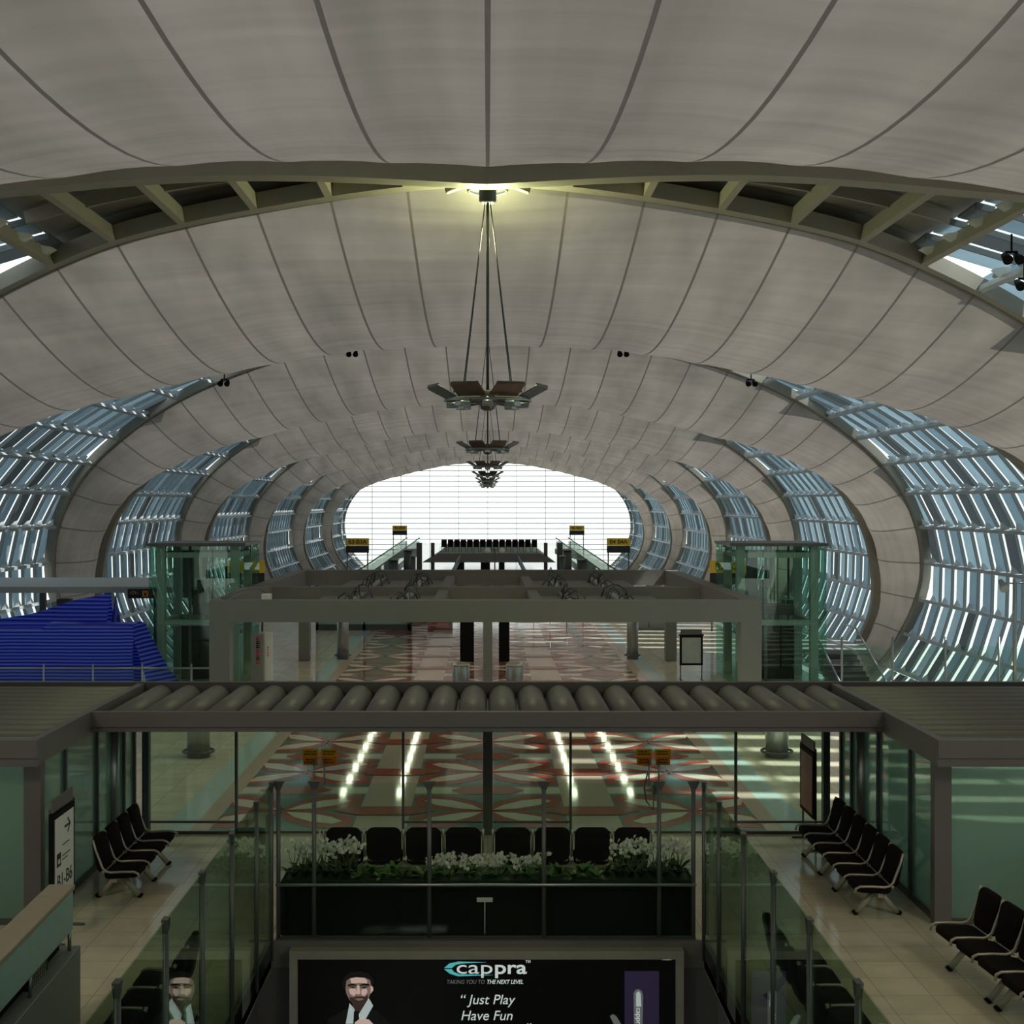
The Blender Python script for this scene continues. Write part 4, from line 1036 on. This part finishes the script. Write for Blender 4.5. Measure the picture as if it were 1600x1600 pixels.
for i in range(15):
    if ch_ is None:
        ch_ = empty('chair', (0, 0, 0), 'tiny dark chair in the row on the raised walkway', 'chair', 'chairs on the raised walkway')
        mb = MB(); mb.rbox(Vector((0, 0, .75)), (.46, .1, .55), 'seat', .04); mb.build('backrest', ch_)
        mb = MB(); mb.rbox(Vector((0, -.25, .45)), (.46, .45, .1), 'seat', .03); mb.build('seat', ch_)
        mb = MB(); mb.box(-.2, -.16, -.4, .1, 0, .42, 'dsteel'); mb.box(.16, .2, -.4, .1, 0, .42, 'dsteel'); mb.build('leg', ch_); c = ch_
    else: c = copy_tree(ch_)
    c.location = (-3.65 + .54 * i, 111.5, 1.86)
t = empty('twin_lamp', (.55, 103, 0), 'pole with two white lamp heads in front of the raised walkway', 'lamp')
mb = MB(); mb.tube([(0, 0, 0), (0, 0, 2.45)], .05, 'dsteel', 8); mb.build('pole', t)
mb = MB()
for sx in (-.55, .55): mb.tube([(0, 0, 2.35), (sx*.8, 0, 2.4)], .03, 'dsteel', 6); mb.lathe([(.06, 2.5), (.2, 2.42), (.24, 2.2), (.1, 2.1)], 'white', (sx, 0, 0), 12)
mb.build('lamp_head', t)
for sg, sd in ((-1, 'left'), (1, 'right')):
    t = empty('escalator', (0, 0, 0), f'glass-sided escalator rising to the raised walkway on its {sd} side', 'escalator', 'far escalators')
    pb, pt = Vector((sg * 8.6, 92, .2)), Vector((sg * 6.6, 118, 1.9))
    for dx in (-.55, .55):
        a, b = pb + Vector((dx, 0, 0)), pt + Vector((dx, 0, 0)); u = Vector((0, 0, .95))
        mb = MB(); mb.slab([a, b, b + u, a + u], (.02, 0, 0), 'gclear'); mb.build('glass_side', t)
        mb = MB(); mb.tube([a + u, b + u], .05, 'dsteel', 8); mb.build('handrail', t)
    mb = MB(); mb.bar(pb + Vector((0, 0, -.2)), pt + Vector((0, 0, -.2)), 1.3, .4, 'steel'); mb.build('truss_box', t)
    for k, (x, y, r_) in enumerate(((6.3, 105, .33), (7.15, 101, .36), (5.6, 100, .2))):
        c = empty('column', (sg * x, y, 0), f'dark round column by the far {sd} escalator, {("tallest one", "thick one nearest the escalator", "slim one nearest the walkway")[k]}', 'column', 'far columns by the escalators')
        mb = MB(); mb.lathe([(r_, 0), (r_, (2.2, 1.6, 1.9)[k])], 'dsteel', n=20); mb.build('shaft', c)
        mb = MB(); mb.lathe([(r_ * 1.2, (2.2, 1.6, 1.9)[k]), (r_ * 1.2, (2.2, 1.6, 1.9)[k] + .12)], 'steel', n=20); mb.build('cap', c)

# ------------------------------------------------------------------ left side: tents of blue striped tarpaulin, kiosk canopy, railing
t = empty('tarpaulin_tent', (-14.6, 42.6, 0), 'front tent of blue striped tarpaulin with a slanted right end', 'tent')
r = random.Random(3)
def sag(u): return .16 * math.sin(u * PI) if u < .62 else .04 * math.sin((u - .62) / .38 * PI)
P = []
for i in range(41):
    u = i / 40; x = -4.2 + 7.45 * u; row = []
    for j in range(17):
        v = j / 16; ztop = 2.05 - sag(u)
        row.append((x + .02*math.sin(9*v), -.06 * math.sin(3*PI*u) * math.sin(PI*v) + .05 * math.sin(40*u) * (1 - v) * .3, .06 + (ztop - .06) * v + .03 * math.sin(7*u*PI) * v * (1-v)))
    P.append(row)
mb = MB(); mb.grid(P, 'tarp')
mb.grid([[(-4.2 + 7.45*i/40, 1.3 * w_, 2.05 - sag(i/40) + .25 * math.sin(PI*w_) * .3) for w_ in frange(0, 1, 6)] for i in range(41)], 'tarp')
mb.grid([[(-4.2 + 7.45*i/10, 1.3, 2.05 * w_) for w_ in frange(0, 1, 3)] for i in range(11)], 'tarp')
mb.build('side_sheet', t)
mb = MB()
mb.grid([[(3.25 + .45 * (1 - v) ** 1.3 + u * .75 * (1 - v) + .04*math.sin(5*v + 3*u), 1.3 * u, .06 + 1.99 * v) for v in frange(0, 1, 14)] for u in frange(0, 1, 8)], 'tarp2')
mb.build('end_sheet', t)
t = empty('tarpaulin_tent', (-16.1, 45.6, 0), 'rear tent of blue striped tarpaulin rising to a peak at its right', 'tent')
P = []
for i in range(31):
    u = i / 30; x = -4.2 + 7.4 * u; zr = 1.62 + 1.32 * max(0, (u - .25) / .75) ** 1.15 + .04 * math.sin(17 * u)
    P.append([(x + .05*math.sin(6*v_), -1.1 * (1 - v_), zr * v_ - .06 * math.sin(PI * v_)) for v_ in frange(0, 1, 14)])
mb = MB(); mb.grid(P, 'tarp2'); mb.grid([[(p[-1][0], 1.1 * w_, p[-1][2] * (1 - w_)) for w_ in frange(0, 1, 6)] for p in P], 'tarp2'); mb.build('side_sheet', t)
mb = MB(); e = P[-1]; zr = e[-1][2]
mb.grid([[(3.2 + .55 * v * .6 + .35 * (1 - w_) * .5, -1.1 + 2.2 * v, (zr - abs(v - .5) * 2 * zr * .98) * w_) for w_ in frange(0, 1, 8)] for v in frange(0, 1, 8)], 'tarp3'); mb.build('end_sheet', t)
t = empty('kiosk_canopy', (0, 0, 0), 'long pale grey flat roof behind the blue tents', 'canopy')
mb = MB(); mb.hexa([(-21, 48.5, 2.70), (-10.6, 48.5, 2.70), (-11.5, 56, 2.6), (-21, 56, 2.6), (-21, 48.5, 2.92), (-10.6, 48.5, 2.92), (-11.5, 56, 2.84), (-21, 56, 2.84)], 'poster_grey'); mb.build('roof', t)
for x in (-18.6, -16.4, -14.0, -12.2): mb = MB(); mb.box(x - .1, x + .1, 49.0, 49.2, 0, 2.7, 'dsteel'); mb.build('post', t)
t = empty('hanging_sign', (-12.55, 48.3, 0), 'black sign with orange arrow and toilet symbols on the edge of the pale flat roof', 'sign')
mb = MB(); mb.box(-.5, .62, -.05, .05, 2.52, 2.86, 'ink'); b = mb.build('board', t)
text('symbol', '⤺', .3, 'orange', (-.22, -.055, 2.69), b)
mb = MB(); mb.tube([(-.3 + .1*math.cos(q), -.056, 2.68 + .1*math.sin(q)) for q in frange(-.2, 3.3, 10)], .016, 'orange', 6); mb.box(.03, .25, -.058, -.05, 2.58, 2.8, 'orange'); mb.box(.1, .18, -.061, -.058, 2.62, 2.72, 'ink'); mb.lathe([(.03, 0), (.03, .005)], 'ink', (.14, -.06, 2.76), 10); mb.box(.38, .5, -.056, -.05, 2.64, 2.74, 'orange'); mb.build('symbols', b)
t = empty('vending_machine', (-16.2, 51, 0), 'brown-grey box behind the left end of the blue tents', 'machine')
mb = MB(); mb.rbox(Vector((0, 0, 1.15)), (.5, .5, 2.3), 'grey', .03); mb.build('body', t)
mb = MB(); mb.rbox(Vector((.5, 0, .95)), (.45, .5, 1.9), 'dgrey', .03); mb.build('side_unit', t)
t = empty('railing', (0, 0, 0), 'low steel railing in front of the blue tents', 'railing')
mb = MB(); mb.tube([(-19, 40, 1.02), (-8.2, 40, 1.02)], .028, 'steel', 8); mb.build('rail', t)
for i in range(8): x = -8.9 - 1.48 * i; mb = MB(); mb.tube([(x, 40, 0), (x, 40, 1.15)], .03, 'steel', 8); mb.build('post', t)
for i in range(7): x = -8.9 - 1.48 * i; mb = MB(); mb.box(x - 1.44, x - .04, 39.995, 40.005, .1, .98, 'gclear'); mb.build('pane', t)

# ------------------------------------------------------------------ right side: railing, lamp, stairs
t = empty('glass_screen', (0, 0, 0), 'tall clear glass railing on steel posts by the right side glazing', 'railing')
xs = [10.6, 12.12, 13.7, 15.3, 17.2]
for x in xs: mb = MB(); mb.tube([(x, 39.85, 0), (x, 39.85, 1.98)], .035, 'steel', 8); mb.build('post', t)
for a, b in zip(xs, xs[1:]): mb = MB(); mb.box(a + .04, b - .04, 39.845, 39.855, .05, 1.7, 'gclear'); mb.build('pane', t)
t = empty('twin_lamp', (15.6, 39.4, 0), 'pole with two spotlight heads before the right side glazing', 'lamp')
mb = MB(); mb.tube([(0, 0, 0), (0, 0, 3.75)], .06, 'steel', 10); mb.build('pole', t)
for sx in (-1, 1):
    mb = MB(); mb.tube([(0, 0, 3.6), (sx * .3, 0, 3.62)], .025, 'steel', 6); mb.tube([(sx*.38, .1, 3.68), (sx*.38, -.12, 3.5), (sx*.38, -.2, 3.44)], [.07, .12, .13], 'steel', 12); mb.build('lamp_head', t)
mb = MB(); mb.rbox(Vector((0, 0, .02)), (.3, .3, .04), 'steel', .01); mb.build('base', t)
t = empty('staircase', (14.9, 50, 0), 'stairs with glass sides and steel handrails going down beside the right lift', 'stairs')
mb = MB(); N = 16
for i in range(N):
    y = i * .45; z = -3.2 + .18 * i; mb.box(-.85, .85, y, y + .45, z - .25, z, 'dgrey')
    mb.box(-.85, .85, y, y + .03, z - .02, z + .004, 'steel')
mb.build('steps', t)
for sx in (-1, 1):
    a, b = Vector((sx * .92, 0, -3.2)), Vector((sx * .92, N * .45, -.35)); u = Vector((0, 0, .95)); e = Vector((0, 1.5, 0))
    mb = MB(); mb.tube([a + u, b + u, b + u + e], .04, 'steel', 8); mb.build('handrail', t)
    mb = MB(); mb.slab([a, b, b + u * .95, a + u * .95], (.015, 0, 0), 'gclear'); mb.build('glass_side', t)
mb = MB(); mb.box(-1.3, 1.6, N * .45, N * .45 + 5, -.55, -.35, 'concrete'); mb.build('landing', t)
t = empty('drum', (8.35, 41.5, 0), 'low round pale drum at the foot of the right portal column', 'drum')
mb = MB(); mb.lathe([(.6, 0), (.62, .25), (.6, .3)], 'portal', n=28); mb.build('body', t)
mb = MB(); mb.lathe([(.58, .3), (.5, .34), (.02, .35)], 'white', n=28); mb.build('lid', t)

# lettering becomes plain mesh
bpy.context.view_layer.update(); dg = bpy.context.evaluated_depsgraph_get()
for o in [o for o in COL.objects if o.type == 'FONT']:
    me = bpy.data.meshes.new_from_object(o.evaluated_get(dg)); me.name = o.name
    n = bpy.data.objects.new(o.name, me); COL.objects.link(n); n.parent = o.parent
    n.location, n.rotation_euler, n.scale = o.location.copy(), o.rotation_euler.copy(), o.scale.copy()
    nm = o.name; bpy.data.objects.remove(o); n.name = nm
